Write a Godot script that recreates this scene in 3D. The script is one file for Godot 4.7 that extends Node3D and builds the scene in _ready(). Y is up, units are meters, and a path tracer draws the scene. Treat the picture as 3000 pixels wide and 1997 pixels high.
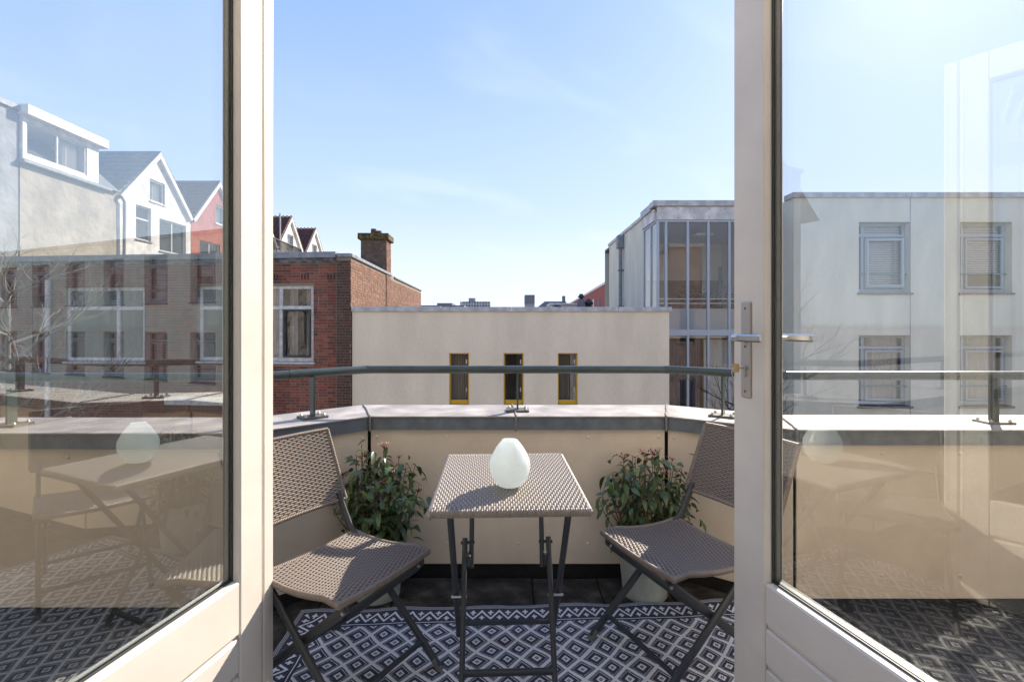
extends Node3D
# A balcony seen through two open French doors. Metres; x to the right, y up from the balcony tiles, depth away from the camera = -z.

class Shape:
	var v := PackedVector3Array()
	var n := PackedVector3Array()
	var c := PackedColorArray()
	var uv := PackedVector2Array()
	var col := Color.WHITE
	var tinted := false
	var mapped := false
	func put(a: Vector3, b: Vector3, d: Vector3, na: Vector3, nb: Vector3, nd: Vector3) -> void:
		if (b - a).cross(d - a).dot(na + nb + nd) < 0.0:   # keep the winding with the normals
			v.push_back(a); v.push_back(b); v.push_back(d)
			n.push_back(na); n.push_back(nb); n.push_back(nd)
		else:
			v.push_back(a); v.push_back(d); v.push_back(b)
			n.push_back(na); n.push_back(nd); n.push_back(nb)
		if tinted:
			c.push_back(col); c.push_back(col); c.push_back(col)
	func tri(a: Vector3, b: Vector3, d: Vector3) -> void:
		var f := (b - a).cross(d - a).normalized()
		put(a, b, d, f, f, f)
	func quad(a: Vector3, b: Vector3, d: Vector3, e: Vector3) -> void:
		var f := (d - a).cross(e - b).normalized()
		put(a, b, d, f, f, f); put(a, d, e, f, f, f)
	func quadn(a: Vector3, b: Vector3, d: Vector3, e: Vector3, na: Vector3, nb: Vector3, nd: Vector3, ne: Vector3) -> void:
		put(a, b, d, na, nb, nd); put(a, d, e, na, nd, ne)
	func quaduv(a: Vector3, b: Vector3, d: Vector3, e: Vector3, ua: Vector2, ub: Vector2, ud: Vector2, ue: Vector2, na: Vector3, nb: Vector3, nd: Vector3, ne: Vector3) -> void:
		mapped = true
		var at := v.size()
		quadn(a, b, d, e, na, nb, nd, ne)
		for i in range(at, v.size()):
			uv.push_back(ua if v[i] == a else ub if v[i] == b else ud if v[i] == d else ue)
	func box(lo: Vector3, hi: Vector3, t := Transform3D.IDENTITY) -> void:
		var q: Array[Vector3] = []
		for i in 8:
			q.append(t * Vector3(hi.x if i & 1 else lo.x, hi.y if i & 2 else lo.y, hi.z if i & 4 else lo.z))
		quad(q[4], q[5], q[7], q[6]); quad(q[1], q[0], q[2], q[3])
		quad(q[5], q[1], q[3], q[7]); quad(q[0], q[4], q[6], q[2])
		quad(q[6], q[7], q[3], q[2]); quad(q[0], q[1], q[5], q[4])
	func soft(lo: Vector3, hi: Vector3, b: float, t := Transform3D.IDENTITY) -> void:   # a box with chamfered edges
		var m := (lo + hi) / 2.0
		var h := (hi - lo) / 2.0
		b = minf(b, minf(h.x, minf(h.y, h.z)) * 0.9)
		var pt := func(sx: float, sy: float, sz: float, ax: int) -> Vector3:
			var e := Vector3(h.x - (0.0 if ax == 0 else b), h.y - (0.0 if ax == 1 else b), h.z - (0.0 if ax == 2 else b))
			return t * (m + Vector3(sx * e.x, sy * e.y, sz * e.z))
		for s in [-1.0, 1.0]:
			var a := [[pt.call(s, -1, -1, 0), pt.call(s, 1, -1, 0), pt.call(s, 1, 1, 0), pt.call(s, -1, 1, 0)], [pt.call(-1, s, -1, 1), pt.call(-1, s, 1, 1), pt.call(1, s, 1, 1), pt.call(1, s, -1, 1)], [pt.call(-1, -1, s, 2), pt.call(1, -1, s, 2), pt.call(1, 1, s, 2), pt.call(-1, 1, s, 2)]]
			for f in a:
				if s > 0: quad(f[0], f[1], f[2], f[3])
				else: quad(f[3], f[2], f[1], f[0])
		for s in [-1.0, 1.0]:
			for r in [-1.0, 1.0]:
				var e1 := [pt.call(s, r, -1, 0), pt.call(s, r, 1, 0), pt.call(s, r, 1, 1), pt.call(s, r, -1, 1)]
				var e2 := [pt.call(s, -1, r, 0), pt.call(s, 1, r, 0), pt.call(s, 1, r, 2), pt.call(s, -1, r, 2)]
				var e3 := [pt.call(-1, s, r, 1), pt.call(1, s, r, 1), pt.call(1, s, r, 2), pt.call(-1, s, r, 2)]
				for e in [[e1, s * r > 0], [e2, s * r < 0], [e3, s * r > 0]]:
					var f: Array = e[0]
					if not e[1]: quad(f[0], f[1], f[2], f[3])
					else: quad(f[3], f[2], f[1], f[0])
				for k in [-1.0, 1.0]:
					if s * r * k > 0: tri(pt.call(s, r, k, 0), pt.call(s, r, k, 1), pt.call(s, r, k, 2))
					else: tri(pt.call(s, r, k, 2), pt.call(s, r, k, 1), pt.call(s, r, k, 0))
	func tube(path: Array, r: float, seg := 10, r_end := -1.0, flat := 1.0, wide := Vector3.ZERO) -> void:   # flat squashes across «wide»
		var rings: Array = []
		var side := Vector3.ZERO
		for i in path.size():
			var here: Vector3 = path[i]
			var t: Vector3 = ((path[mini(i + 1, path.size() - 1)] as Vector3) - (path[maxi(i - 1, 0)] as Vector3)).normalized()
			if i == 0:
				side = wide if wide != Vector3.ZERO else (Vector3.UP if absf(t.y) < 0.9 else Vector3.RIGHT)
			side = (side - t * side.dot(t)).normalized()
			var up := t.cross(side)
			var k := 1.0
			if i > 0 and i < path.size() - 1:
				k = 1.0 / maxf(0.5, sqrt((1.0 + ((here - path[i - 1]) as Vector3).normalized().dot(((path[i + 1] as Vector3) - here).normalized())) / 2.0))
			var rr := r if r_end < 0 else lerpf(r, r_end, float(i) / (path.size() - 1))
			var ring: Array = []
			for j in seg:
				var a := TAU * j / seg
				ring.append([here + (side * cos(a) + up * sin(a) * flat) * rr * (1.0 + (k - 1.0) * 0.5), (side * cos(a) + up * sin(a) / flat).normalized()])
			rings.append(ring)
		for i in path.size() - 1:
			for j in seg:
				var k := (j + 1) % seg
				quadn(rings[i][j][0], rings[i][k][0], rings[i + 1][k][0], rings[i + 1][j][0], rings[i][j][1], rings[i][k][1], rings[i + 1][k][1], rings[i + 1][j][1])
		for j in seg:
			var k := (j + 1) % seg
			tri(path[0], rings[0][k][0], rings[0][j][0])
			tri(path[-1], rings[-1][j][0], rings[-1][k][0])
	func lathe(prof: Array, at: Vector3, seg := 32, bend = null) -> void:   # prof: Vector2(radius, height), bottom to top outside
		var g: Array = []
		for i in prof.size():
			var row: Array = []
			for j in seg:
				var a := TAU * j / seg
				var r: float = prof[i].x
				if bend != null:
					r = bend.call(prof[i], a)
				row.append(at + Vector3(cos(a) * r, prof[i].y, sin(a) * r))
			g.append(row)
		var nrm: Array = []
		for i in prof.size():
			var row: Array = []
			for j in seg:
				var du: Vector3 = (g[i][(j + 1) % seg] as Vector3) - (g[i][(j + seg - 1) % seg] as Vector3)
				var dv: Vector3 = (g[mini(i + 1, prof.size() - 1)][j] as Vector3) - (g[maxi(i - 1, 0)][j] as Vector3)
				var f := dv.cross(du)
				row.append(f.normalized() if f.length() > 1e-12 else Vector3.UP * signf(dv.dot(Vector3(1, 0, 1)) + 0.001))
			nrm.append(row)
		for i in prof.size() - 1:
			for j in seg:
				var k := (j + 1) % seg
				quadn(g[i][k], g[i][j], g[i + 1][j], g[i + 1][k], nrm[i][k], nrm[i][j], nrm[i + 1][j], nrm[i + 1][k])
	func slab(poly: Array, y0: float, y1: float) -> void:   # a prism over a plan of Vector2(x, depth)
		var flat := PackedVector2Array(poly)
		var idx := Geometry2D.triangulate_polygon(flat)
		var area := 0.0
		for i in poly.size():
			area += poly[i].cross(poly[(i + 1) % poly.size()])
		for i in range(0, idx.size(), 3):
			var a := flat[idx[i]]; var b := flat[idx[i + 1]]; var d := flat[idx[i + 2]]
			if (b - a).cross(d - a) < 0:
				var s := b; b = d; d = s
			tri(Vector3(a.x, y1, -a.y), Vector3(b.x, y1, -b.y), Vector3(d.x, y1, -d.y))
			tri(Vector3(a.x, y0, -a.y), Vector3(d.x, y0, -d.y), Vector3(b.x, y0, -b.y))
		for i in poly.size():
			var a: Vector2 = poly[i]; var b: Vector2 = poly[(i + 1) % poly.size()]
			if area < 0:
				var s := a; a = b; b = s
			quad(Vector3(a.x, y0, -a.y), Vector3(b.x, y0, -b.y), Vector3(b.x, y1, -b.y), Vector3(a.x, y1, -a.y))
	func commit(off := Vector3.ZERO) -> ArrayMesh:
		var arr := []
		arr.resize(Mesh.ARRAY_MAX)
		if off != Vector3.ZERO:
			for i in v.size():
				v[i] -= off
		arr[Mesh.ARRAY_VERTEX] = v
		arr[Mesh.ARRAY_NORMAL] = n
		if tinted: arr[Mesh.ARRAY_COLOR] = c
		if mapped: arr[Mesh.ARRAY_TEX_UV] = uv
		var m := ArrayMesh.new()
		m.add_surface_from_arrays(Mesh.PRIMITIVE_TRIANGLES, arr)
		return m

var taken := {}
var mats := {}
var tex := {}
var rng := RandomNumberGenerator.new()

func p(x: float, y: float, d: float) -> Vector3:
	return Vector3(x, y, -d)

func named(o: Node, called: String, parent: Node) -> void:
	var key := str(parent.get_instance_id()) + called
	var k: int = taken.get(key, 0)
	taken[key] = k + 1
	o.name = called if k == 0 else "%s_%03d" % [called, k]

func thing(called: String, label: String, category: String, at := Vector3.ZERO, group := "") -> Node3D:
	var o := Node3D.new()
	named(o, called, self)
	add_child(o, true)
	o.position = at
	o.set_meta("label", label); o.set_meta("category", category)
	if group: o.set_meta("group", group)
	return o

func hang(called: String, mesh: Mesh, mat: Material, parent: Node, t := Transform3D.IDENTITY) -> MeshInstance3D:
	var o := MeshInstance3D.new()
	named(o, called, parent)
	o.mesh = mesh
	o.material_override = mat
	o.transform = t
	parent.add_child(o, true)
	return o

func obj(called: String, s: Shape, mat: Material, parent: Node) -> MeshInstance3D:   # shape in the parent's own axes
	return hang(called, s.commit(), mat, parent)

func objw(called: String, s: Shape, mat: Material, parent: Node) -> MeshInstance3D:   # shape in world axes, under an unturned parent
	var off := Vector3.ZERO
	var q := parent
	while q != self and q is Node3D:
		off += (q as Node3D).position
		q = q.get_parent()
	return hang(called, s.commit(off), mat, parent)

func tag(o: Node, label: String, category: String, group := "") -> void:
	o.set_meta("label", label); o.set_meta("category", category)
	if group: o.set_meta("group", group)

func struct(called: String, s: Shape, mat: Material) -> MeshInstance3D:
	var o := obj(called, s, mat, self)
	o.set_meta("kind", "structure")
	return o

func stuff(o: Node) -> Node:
	o.set_meta("kind", "stuff")
	return o

func noise_tex(called: String, freq: float, lo: float, hi: float, oct := 4, normal := false, size := 512, kind := FastNoiseLite.TYPE_SIMPLEX_SMOOTH, strength := 4.0, knee := 0.0) -> NoiseTexture2D:
	if tex.has(called): return tex[called]
	var f := FastNoiseLite.new()
	f.seed = called.hash() % 10000
	f.noise_type = kind
	f.frequency = freq
	f.fractal_octaves = oct
	var t := NoiseTexture2D.new()
	t.width = size; t.height = size
	t.seamless = true
	t.noise = f
	if normal:
		t.as_normal_map = true
		t.bump_strength = strength
	else:
		var g := Gradient.new()
		g.offsets = PackedFloat32Array([knee, 1.0])
		g.colors = PackedColorArray([Color(lo, lo, lo), Color(hi, hi, hi)])
		t.color_ramp = g
	tex[called] = t
	return t

func mat(called: String, col: Color, rough: float, o := {}) -> StandardMaterial3D:   # col: linear base colour
	if mats.has(called): return mats[called]
	var m := StandardMaterial3D.new()
	m.resource_name = called
	m.albedo_color = Color(col.r, col.g, col.b, 1.0).linear_to_srgb()
	m.roughness = rough
	m.metallic = o.get("metal", 0.0)
	m.metallic_specular = o.get("spec", 0.5)
	if o.has("tint"): m.vertex_color_use_as_albedo = true
	if o.has("tex"):
		m.albedo_texture = o.tex
	if o.has("nrm"):
		m.normal_enabled = true
		m.normal_texture = o.nrm
		m.normal_scale = o.get("nscale", 1.0)
	if o.has("over"):
		m.detail_enabled = true
		m.detail_albedo = o.over
		m.detail_blend_mode = BaseMaterial3D.BLEND_MODE_MUL
	if (o.has("tex") or o.has("nrm")) and not o.has("uv"):
		m.uv1_triplanar = true
		m.uv1_world_triplanar = o.get("world", false)
	var sc = o.get("scale", 1.0)
	m.uv1_scale = sc if sc is Vector3 else Vector3.ONE * sc
	if o.has("back"):
		m.backlight_enabled = true
		m.backlight = o.back
	if o.has("coat"):
		m.clearcoat_enabled = true
		m.clearcoat = o.coat
		m.clearcoat_roughness = 0.15
	mats[called] = m
	return m

func glass(called: String, col: Color, alpha: float, rough := 0.0) -> StandardMaterial3D:
	if mats.has(called): return mats[called]
	var m := StandardMaterial3D.new()
	m.resource_name = called
	m.transparency = BaseMaterial3D.TRANSPARENCY_ALPHA
	m.albedo_color = Color(col.r, col.g, col.b, alpha)
	m.roughness = rough
	m.metallic_specular = 0.5
	mats[called] = m
	return m

# ---- builders -------------------------------------------------------------------------------------------------

func sky_image() -> Image:   # air only: a blue gradient that pales to the horizon and round the sun, with thin cirrus
	var w := 1024
	var h := 512
	var img := Image.create(w, h, false, Image.FORMAT_RGBAF)
	var f := FastNoiseLite.new()
	f.seed = 11; f.frequency = 1.0; f.fractal_octaves = 5; f.noise_type = FastNoiseLite.TYPE_SIMPLEX_SMOOTH
	var sun := SUN.normalized()
	for y in h:
		var el := (0.5 - (y + 0.5) / h) * PI
		var sy := sin(el)
		var base := Color(0.30, 0.28, 0.25)
		if el > 0:
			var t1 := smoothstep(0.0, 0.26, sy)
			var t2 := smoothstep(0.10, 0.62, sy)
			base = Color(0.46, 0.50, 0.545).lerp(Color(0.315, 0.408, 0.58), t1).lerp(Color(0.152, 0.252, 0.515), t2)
		for x in w:
			var az := (x + 0.5) / w * TAU
			var dir := Vector3(sin(az) * cos(el), sy, -cos(az) * cos(el))
			var col := base
			if el > 0:
				var ang := rad_to_deg(acos(clampf(dir.dot(sun), -1.0, 1.0)))
				var q := 1.3 / (sy + 0.18)
				var s := Vector3((dir.x * 0.86 - dir.z * 0.5) * q * 0.55, (dir.x * 0.5 + dir.z * 0.86) * q * 1.5, 1.7)
				var ci := f.get_noise_3dv(s + Vector3(0, f.get_noise_3dv(s * 0.7 + Vector3(9, 0, 0)) * 0.5, 0))
				ci = smoothstep(0.05, 0.6, ci) * 0.10 * smoothstep(0.02, 0.2, sy)
				col = col.lerp(Color(0.66, 0.68, 0.70), ci)
				var g := 0.30 * exp(-ang / 18.0) + 0.12 * exp(-ang * ang / 90.0)
				col = Color(col.r + g * 1.0, col.g + g * 0.93, col.b + g * 0.80)
			img.set_pixel(x, y, Color(col.r, col.g, col.b, 1.0))
	return img

func weave(s: Shape, at: Callable, ulen: float, vlen: float, pitch: float, float_len: float, amp: float) -> void:
	# broad strands run along v, side by side across u; thin ones cross under and over them
	var nu := int(round(ulen / pitch))
	var nv := int(round(vlen / float_len))
	var w := ulen / nu
	var q := vlen / nv
	s.tinted = true
	for i in nu:
		var tone := 1.08 + rng.randf_range(-0.14, 0.14)
		var warm := rng.randf_range(-0.03, 0.03)
		s.col = Color(tone * (1.0 + warm), tone, tone * (1.0 - warm))
		var last: Array = []
		var steps := nv * 4
		for k in steps + 1:
			var vv := vlen * k / steps
			var ph := PI * (vv / q + i)
			var hgt := amp * cos(ph)
			var u0 := (i + 0.5) * w
			var c: Array = at.call(u0, vv)
			var cx: Array = at.call(u0 + 0.001, vv)
			var side := ((cx[0] as Vector3) - (c[0] as Vector3)).normalized()
			var nn: Vector3 = c[1]
			var row: Array = []
			for e in [[-0.49, -0.9], [-0.26, 0.55], [0.26, 0.55], [0.49, -0.9]]:
				row.append([(c[0] as Vector3) + side * e[0] * w + nn * (hgt + e[1] * 0.0013), (nn + side * e[0] * 2.4).normalized()])
			if k:
				for j in 3:
					s.quadn(last[j][0], last[j + 1][0], row[j + 1][0], row[j][0], last[j][1], last[j + 1][1], row[j + 1][1], row[j][1])
			last = row
	for k in nv + 1:
		var vv := q * k
		if k == 0 or k == nv: continue
		s.col = Color(0.72, 0.70, 0.68)  # cross strands toned down, painting the shade between the broad ones
		var last: Array = []
		for i in nu * 2 + 1:
			var u0 := w * i / 2.0
			var hgt := -amp * 0.75 * cos(PI * (k + (u0 / w - 0.5)))
			var c: Array = at.call(u0, vv)
			var cx: Array = at.call(u0, vv + 0.001)
			var side := ((cx[0] as Vector3) - (c[0] as Vector3)).normalized()
			var nn: Vector3 = c[1]
			var row: Array = [[(c[0] as Vector3) - side * 0.0024 + nn * (hgt - 0.0008), (nn - side).normalized()], [(c[0] as Vector3) + nn * (hgt + 0.0006), nn], [(c[0] as Vector3) + side * 0.0024 + nn * (hgt - 0.0008), (nn + side).normalized()]]
			if i:
				for j in 2:
					s.quadn(last[j][0], last[j + 1][0], row[j + 1][0], row[j][0], last[j][1], last[j + 1][1], row[j + 1][1], row[j][1])
			last = row

func wrap_edge(s: Shape, path: Array, up: Array, half: float, pitch: float, bulge := 0.004) -> void:
	# strands wound round a rim: path = points along the rim's middle, up = the rim's upward direction at each
	s.tinted = true
	for k in path.size() - 1:
		var a: Vector3 = path[k]
		var b: Vector3 = path[k + 1]
		var n := maxi(1, int(round(a.distance_to(b) / pitch)))
		var dir := (b - a) / n
		var along := dir.normalized()
		for i in n:
			var tone := 1.0 + rng.randf_range(-0.13, 0.10)
			s.col = Color(tone, tone * rng.randf_range(0.97, 1.0), tone * rng.randf_range(0.92, 0.98))
			var m := a + dir * (i + 0.5)
			var y: Vector3 = ((up[k] as Vector3).lerp(up[k + 1], (i + 0.5) / n)).normalized()
			var o := along.cross(y).normalized()
			var last: Array = []
			for j in 9:
				var t := TAU * j / 8.0
				var out := o * cos(t) + y * sin(t)
				var c := m + o * cos(t) * (half * 0.75) + y * sin(t) * half
				var row: Array = []
				for e in [[-0.49, 0.0], [0.0, 0.0016], [0.49, 0.0]]:
					row.append([c + dir * e[0] + out * e[1], (out + along * e[0] * 1.6).normalized()])
				if j:
					for z in 2:
						s.quadn(last[z][0], last[z + 1][0], row[z + 1][0], row[z][0], last[z][1], last[z + 1][1], row[z + 1][1], row[z][1])
				last = row

func make_chair(label: String) -> Node3D:   # faces local -z, sitter's right at +x
	var t := thing("folding_chair", label, "chair", Vector3.ZERO, "grey-brown wicker folding chairs on the balcony")
	var fr: Material = mats.metal_dark
	for sx in [-0.205, 0.205]:
		var a := Shape.new()   # back post, then front leg
		a.tube([Vector3(sx, 0.575, 0.285), Vector3(sx, 0.45, 0.215), Vector3(sx, 0.40, 0.165), Vector3(sx, 0.03, -0.245), Vector3(sx, 0.012, -0.262)], 0.0170, 12, -1.0, 0.62, Vector3(0, 0.2, 1))
		var leg := obj("front_leg", a, fr, t)
		var ft := Shape.new()
		ft.tube([Vector3(sx, 0.034, -0.241), Vector3(sx, 0.0, -0.272)], 0.0162, 12, -1.0, 0.7, Vector3(0, 0.2, 1))
		obj("foot_cap", ft, mats.cap_grey, leg)
		var bx: float = sx * 0.88
		var b := Shape.new()
		b.tube([Vector3(bx, 0.405, -0.20), Vector3(bx, 0.37, -0.165), Vector3(bx, 0.02, 0.275), Vector3(bx, 0.008, 0.285)], 0.0165, 12, -1.0, 0.62, Vector3(0, 0.2, 1))
		leg = obj("rear_leg", b, fr, t)
		ft = Shape.new()
		ft.tube([Vector3(bx, 0.030, 0.262), Vector3(bx, 0.0, 0.290)], 0.0162, 12, -1.0, 0.7, Vector3(0, 0.2, 1))
		obj("foot_cap", ft, mats.cap_dark, leg)
		var br := Shape.new()
		br.soft(Vector3(bx - 0.006, 0.392, -0.212), Vector3(bx + 0.006, 0.428, -0.165), 0.004)
		var brk := obj("hinge_bracket", br, mats.metal_dark, t)
		var bo := Shape.new()
		bo.tube([Vector3(bx - 0.013, 0.388, -0.195), Vector3(bx + 0.013, 0.388, -0.195)], 0.006, 8)
		obj("rivet", bo, mats.steel, brk)
	var r := Shape.new()
	r.tube([Vector3(-0.2, 0.085, -0.185), Vector3(0.2, 0.085, -0.185)], 0.010, 10)
	obj("front_crossbar", r, fr, t)
	r = Shape.new()
	r.tube([Vector3(-0.18, 0.075, 0.205), Vector3(0.18, 0.075, 0.205)], 0.010, 10)
	obj("rear_crossbar", r, fr, t)
	# seat: a woven sheet, saddle-shaped, its rim wound with strands
	var seat_pt := func(u: float, vv: float) -> Array:   # u across 0..0.43, vv front to back 0..0.40
		var z := -0.205 + vv
		var x := u - 0.215
		var f := vv / 0.40
		var y := 0.448 - 0.030 * sin(f * PI * 0.85) - 0.012 * f + 0.020 * (x * x / 0.046 - 0.3) * 0.5 - 0.022 * pow(maxf(0.0, 1.0 - f * 5.0), 2.0)
		return [Vector3(x, y, z), Vector3(0, 1, 0.16 * cos(f * PI * 0.85)).normalized()]
	var core := Shape.new()
	core.tinted = true
	core.col = Color(0.16, 0.15, 0.14)  # core darkened so the gaps between strands look shaded
	for i in 8:
		for j in 8:
			var c := []
			for e in [[0, 0], [1, 0], [1, 1], [0, 1]]:
				c.append((seat_pt.call(0.43 * (i + e[0]) / 8.0, 0.40 * (j + e[1]) / 8.0)[0] as Vector3) - Vector3(0, 0.004, 0))
			core.quad(c[3], c[2], c[1], c[0])
	var seat := obj("seat", core, mats.wicker, t)
	var wv := Shape.new()
	weave(wv, func(u, vv): return seat_pt.call(vv, u), 0.40, 0.43, 0.0078, 0.0190, 0.0026)
	stuff(obj("wicker_strands", wv, mats.wicker, seat))
	var rim := Shape.new()
	var pts := []
	var ups := []
	for k in 25:
		var e := k / 6.0
		var uu := 0.0
		var vv := 0.0
		if e <= 1: uu = 0.43 * e
		elif e <= 2: uu = 0.43; vv = 0.40 * (e - 1)
		elif e <= 3: uu = 0.43 * (3 - e); vv = 0.40
		else: vv = 0.40 * (4 - e)
		var c: Array = seat_pt.call(uu, vv)
		pts.append((c[0] as Vector3) - Vector3(0, 0.006, 0)); ups.append(c[1])
	wrap_edge(rim, pts, ups, 0.0105, 0.0074)
	stuff(obj("wound_rim", rim, mats.wicker, seat))
	for cx in [0.0, 0.43]:
		for cy in [0.0, 0.40]:
			var kn := Shape.new()
			kn.tinted = true
			var at0: Vector3 = seat_pt.call(cx, cy)[0]
			kn.soft(at0 + Vector3(-0.009, -0.0165, -0.009), at0 + Vector3(0.009, 0.0045, 0.009), 0.006)
			obj("seat_corner", kn, mats.wicker, seat)
	# backrest
	var back_pt := func(u: float, vv: float) -> Array:   # u across, vv bottom to top 0..0.30
		var x := u - 0.235
		var f := vv / 0.30
		return [Vector3(x, 0.543 + vv * 0.96, 0.268 + 0.118 * f + 0.018 * (1.0 - x * x / 0.05)), Vector3(-x * 0.6, 0.28, -1.0).normalized()]
	core = Shape.new()
	core.tinted = true
	core.col = Color(0.16, 0.15, 0.14)  # dark core again: gap shade put into the colour
	for i in 8:
		for j in 6:
			var c := []
			for e in [[0, 0], [1, 0], [1, 1], [0, 1]]:
				c.append((back_pt.call(0.47 * (i + e[0]) / 8.0, 0.30 * (j + e[1]) / 6.0)[0] as Vector3) + Vector3(0, 0, 0.005))
			core.quad(c[3], c[2], c[1], c[0])
	var back := obj("backrest", core, mats.wicker, t)
	wv = Shape.new()
	weave(wv, func(u, vv): return back_pt.call(vv, u), 0.30, 0.47, 0.0076, 0.0190, 0.0027)
	stuff(obj("wicker_strands", wv, mats.wicker, back))
	wv = Shape.new()   # the rear side of the backrest
	weave(wv, func(u, vv):
		var c: Array = back_pt.call(vv, u)
		return [(c[0] as Vector3) + Vector3(0, 0, 0.012), -(c[1] as Vector3)], 0.30, 0.47, 0.0076, 0.0190, 0.0027)
	stuff(obj("rear_strands", wv, mats.wicker, back))
	rim = Shape.new()
	pts = []
	ups = []
	for k in 25:
		var e := k / 6.0
		var uu := 0.0
		var vv := 0.0
		if e <= 1: uu = 0.47 * e
		elif e <= 2: uu = 0.47; vv = 0.30 * (e - 1)
		elif e <= 3: uu = 0.47 * (3 - e); vv = 0.30
		else: vv = 0.30 * (4 - e)
		var c: Array = back_pt.call(uu, vv)
		pts.append((c[0] as Vector3) + Vector3(0, 0, 0.006)); ups.append(c[1])
	wrap_edge(rim, pts, ups, 0.0105, 0.0070)
	stuff(obj("wound_rim", rim, mats.wicker, back))
	return t

func make_table() -> void:
	var t := thing("folding_table", "square-cornered wicker folding table with grey metal cross legs under the white vase", "table", p(-0.018, 0, 1.92))
	t.rotation.y = deg_to_rad(2.2)
	var hw := 0.2525
	var hd := 0.337
	var top := 0.7165
	var s := Shape.new()
	s.tinted = true
	s.col = Color(0.16, 0.15, 0.14)  # darkened slab paints shade into the gaps of the weave
	s.box(Vector3(-hw + 0.004, top - 0.020, -hd + 0.004), Vector3(hw - 0.004, top - 0.001, hd - 0.004))
	var tp := obj("tabletop", s, mats.wicker_pale, t)
	s = Shape.new()
	weave(s, func(u, vv): return [Vector3(u - hw, top + 0.0015, hd - vv), Vector3.UP], hw * 2, hd * 2, 0.00790, 0.0210, 0.0028)
	stuff(obj("wicker_strands", s, mats.wicker_pale, tp))
	s = Shape.new()
	var pts := [Vector3(-hw, top - 0.011, hd), Vector3(hw, top - 0.011, hd), Vector3(hw, top - 0.011, -hd), Vector3(-hw, top - 0.011, -hd), Vector3(-hw, top - 0.011, hd)]
	wrap_edge(s, pts, [Vector3.UP, Vector3.UP, Vector3.UP, Vector3.UP, Vector3.UP], 0.0135, 0.0079)
	var rimo := obj("wound_rim", s, mats.wicker_pale, tp)
	stuff(rimo)
	for sx in [-1.0, 1.0]:
		for sz in [-1.0, 1.0]:
			s = Shape.new()
			s.tinted = true
			s.soft(Vector3(sx * hw - 0.0115, top - 0.0245, sz * hd - 0.0115), Vector3(sx * hw + 0.0115, top + 0.0020, sz * hd + 0.0115), 0.008)
			obj("corner", s, mats.wicker_pale, tp)
	for sx in [-1.0, 1.0]:
		s = Shape.new()   # from the front edge of the top to the back foot
		s.tube([Vector3(sx * 0.197, top - 0.022, 0.275), Vector3(sx * 0.197, 0.01, -0.175)], 0.0115, 12)
		var leg := obj("leg", s, mats.metal_dark, t)
		s = Shape.new()
		s.tube([Vector3(sx * 0.197, 0.02, -0.169), Vector3(sx * 0.197, 0.0, -0.182)], 0.013, 12)
		obj("foot_cap", s, mats.cap_dark, leg)
		s = Shape.new()   # from the hinge to the front foot
		s.tube([Vector3(sx * 0.166, 0.455, -0.075), Vector3(sx * 0.166, 0.01, 0.155)], 0.0105, 12)
		leg = obj("leg", s, mats.metal_dark, t)
		s = Shape.new()
		s.tube([Vector3(sx * 0.166, 0.02, 0.150), Vector3(sx * 0.166, 0.0, 0.160)], 0.012, 12)
		obj("foot_cap", s, mats.cap_dark, leg)
		s = Shape.new()   # the link that hangs from the top
		s.tube([Vector3(sx * 0.140, top - 0.022, -0.135), Vector3(sx * 0.140, 0.345, -0.055)], 0.0095, 12)
		var link := obj("hanging_link", s, mats.metal_dark, t)
		s = Shape.new()
		s.tube([Vector3(sx * 0.128, 0.438, -0.072), Vector3(sx * 0.182, 0.438, -0.068)], 0.0065, 8)
		obj("pivot_bolt", s, mats.metal_dark, link)
		s = Shape.new()
		s.soft(Vector3(sx * 0.150 - 0.007, 0.36, -0.075), Vector3(sx * 0.150 + 0.007, 0.40, -0.03), 0.003)
		obj("stop_tab", s, mats.metal_dark, link)
		s = Shape.new()
		s.tube([Vector3(sx * 0.155, 0.272, 0.018), Vector3(sx * 0.213, 0.272, 0.018)], 0.0055, 8)
		obj("cross_bolt", s, mats.steel, t)
	s = Shape.new()
	s.tube([Vector3(-0.16, 0.058, 0.130), Vector3(0.16, 0.058, 0.130)], 0.0135, 12, -1.0, 0.6)
	obj("crossbar", s, mats.metal_dark, t)
	s = Shape.new()
	s.tube([Vector3(-0.19, 0.075, -0.140), Vector3(0.19, 0.075, -0.140)], 0.0085, 12)
	obj("crossbar", s, mats.metal_dark, t)

func outline(f: float) -> float:   # the vase's half width up its height
	var k := [[-0.05, 0.42], [0.0, 0.54], [0.04, 0.63], [0.09, 0.72], [0.19, 0.865], [0.32, 0.97], [0.45, 1.0], [0.58, 0.965], [0.74, 0.80], [0.83, 0.685], [0.90, 0.585], [0.96, 0.485], [1.0, 0.40], [1.04, 0.33]]
	for i in range(1, k.size() - 2):
		if f <= k[i + 1][0]:
			return cubic_interpolate(k[i][1], k[i + 1][1], k[i - 1][1], k[i + 2][1], clampf((f - k[i][0]) / (k[i + 1][0] - k[i][0]), 0.0, 1.0))
	return 0.4

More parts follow.
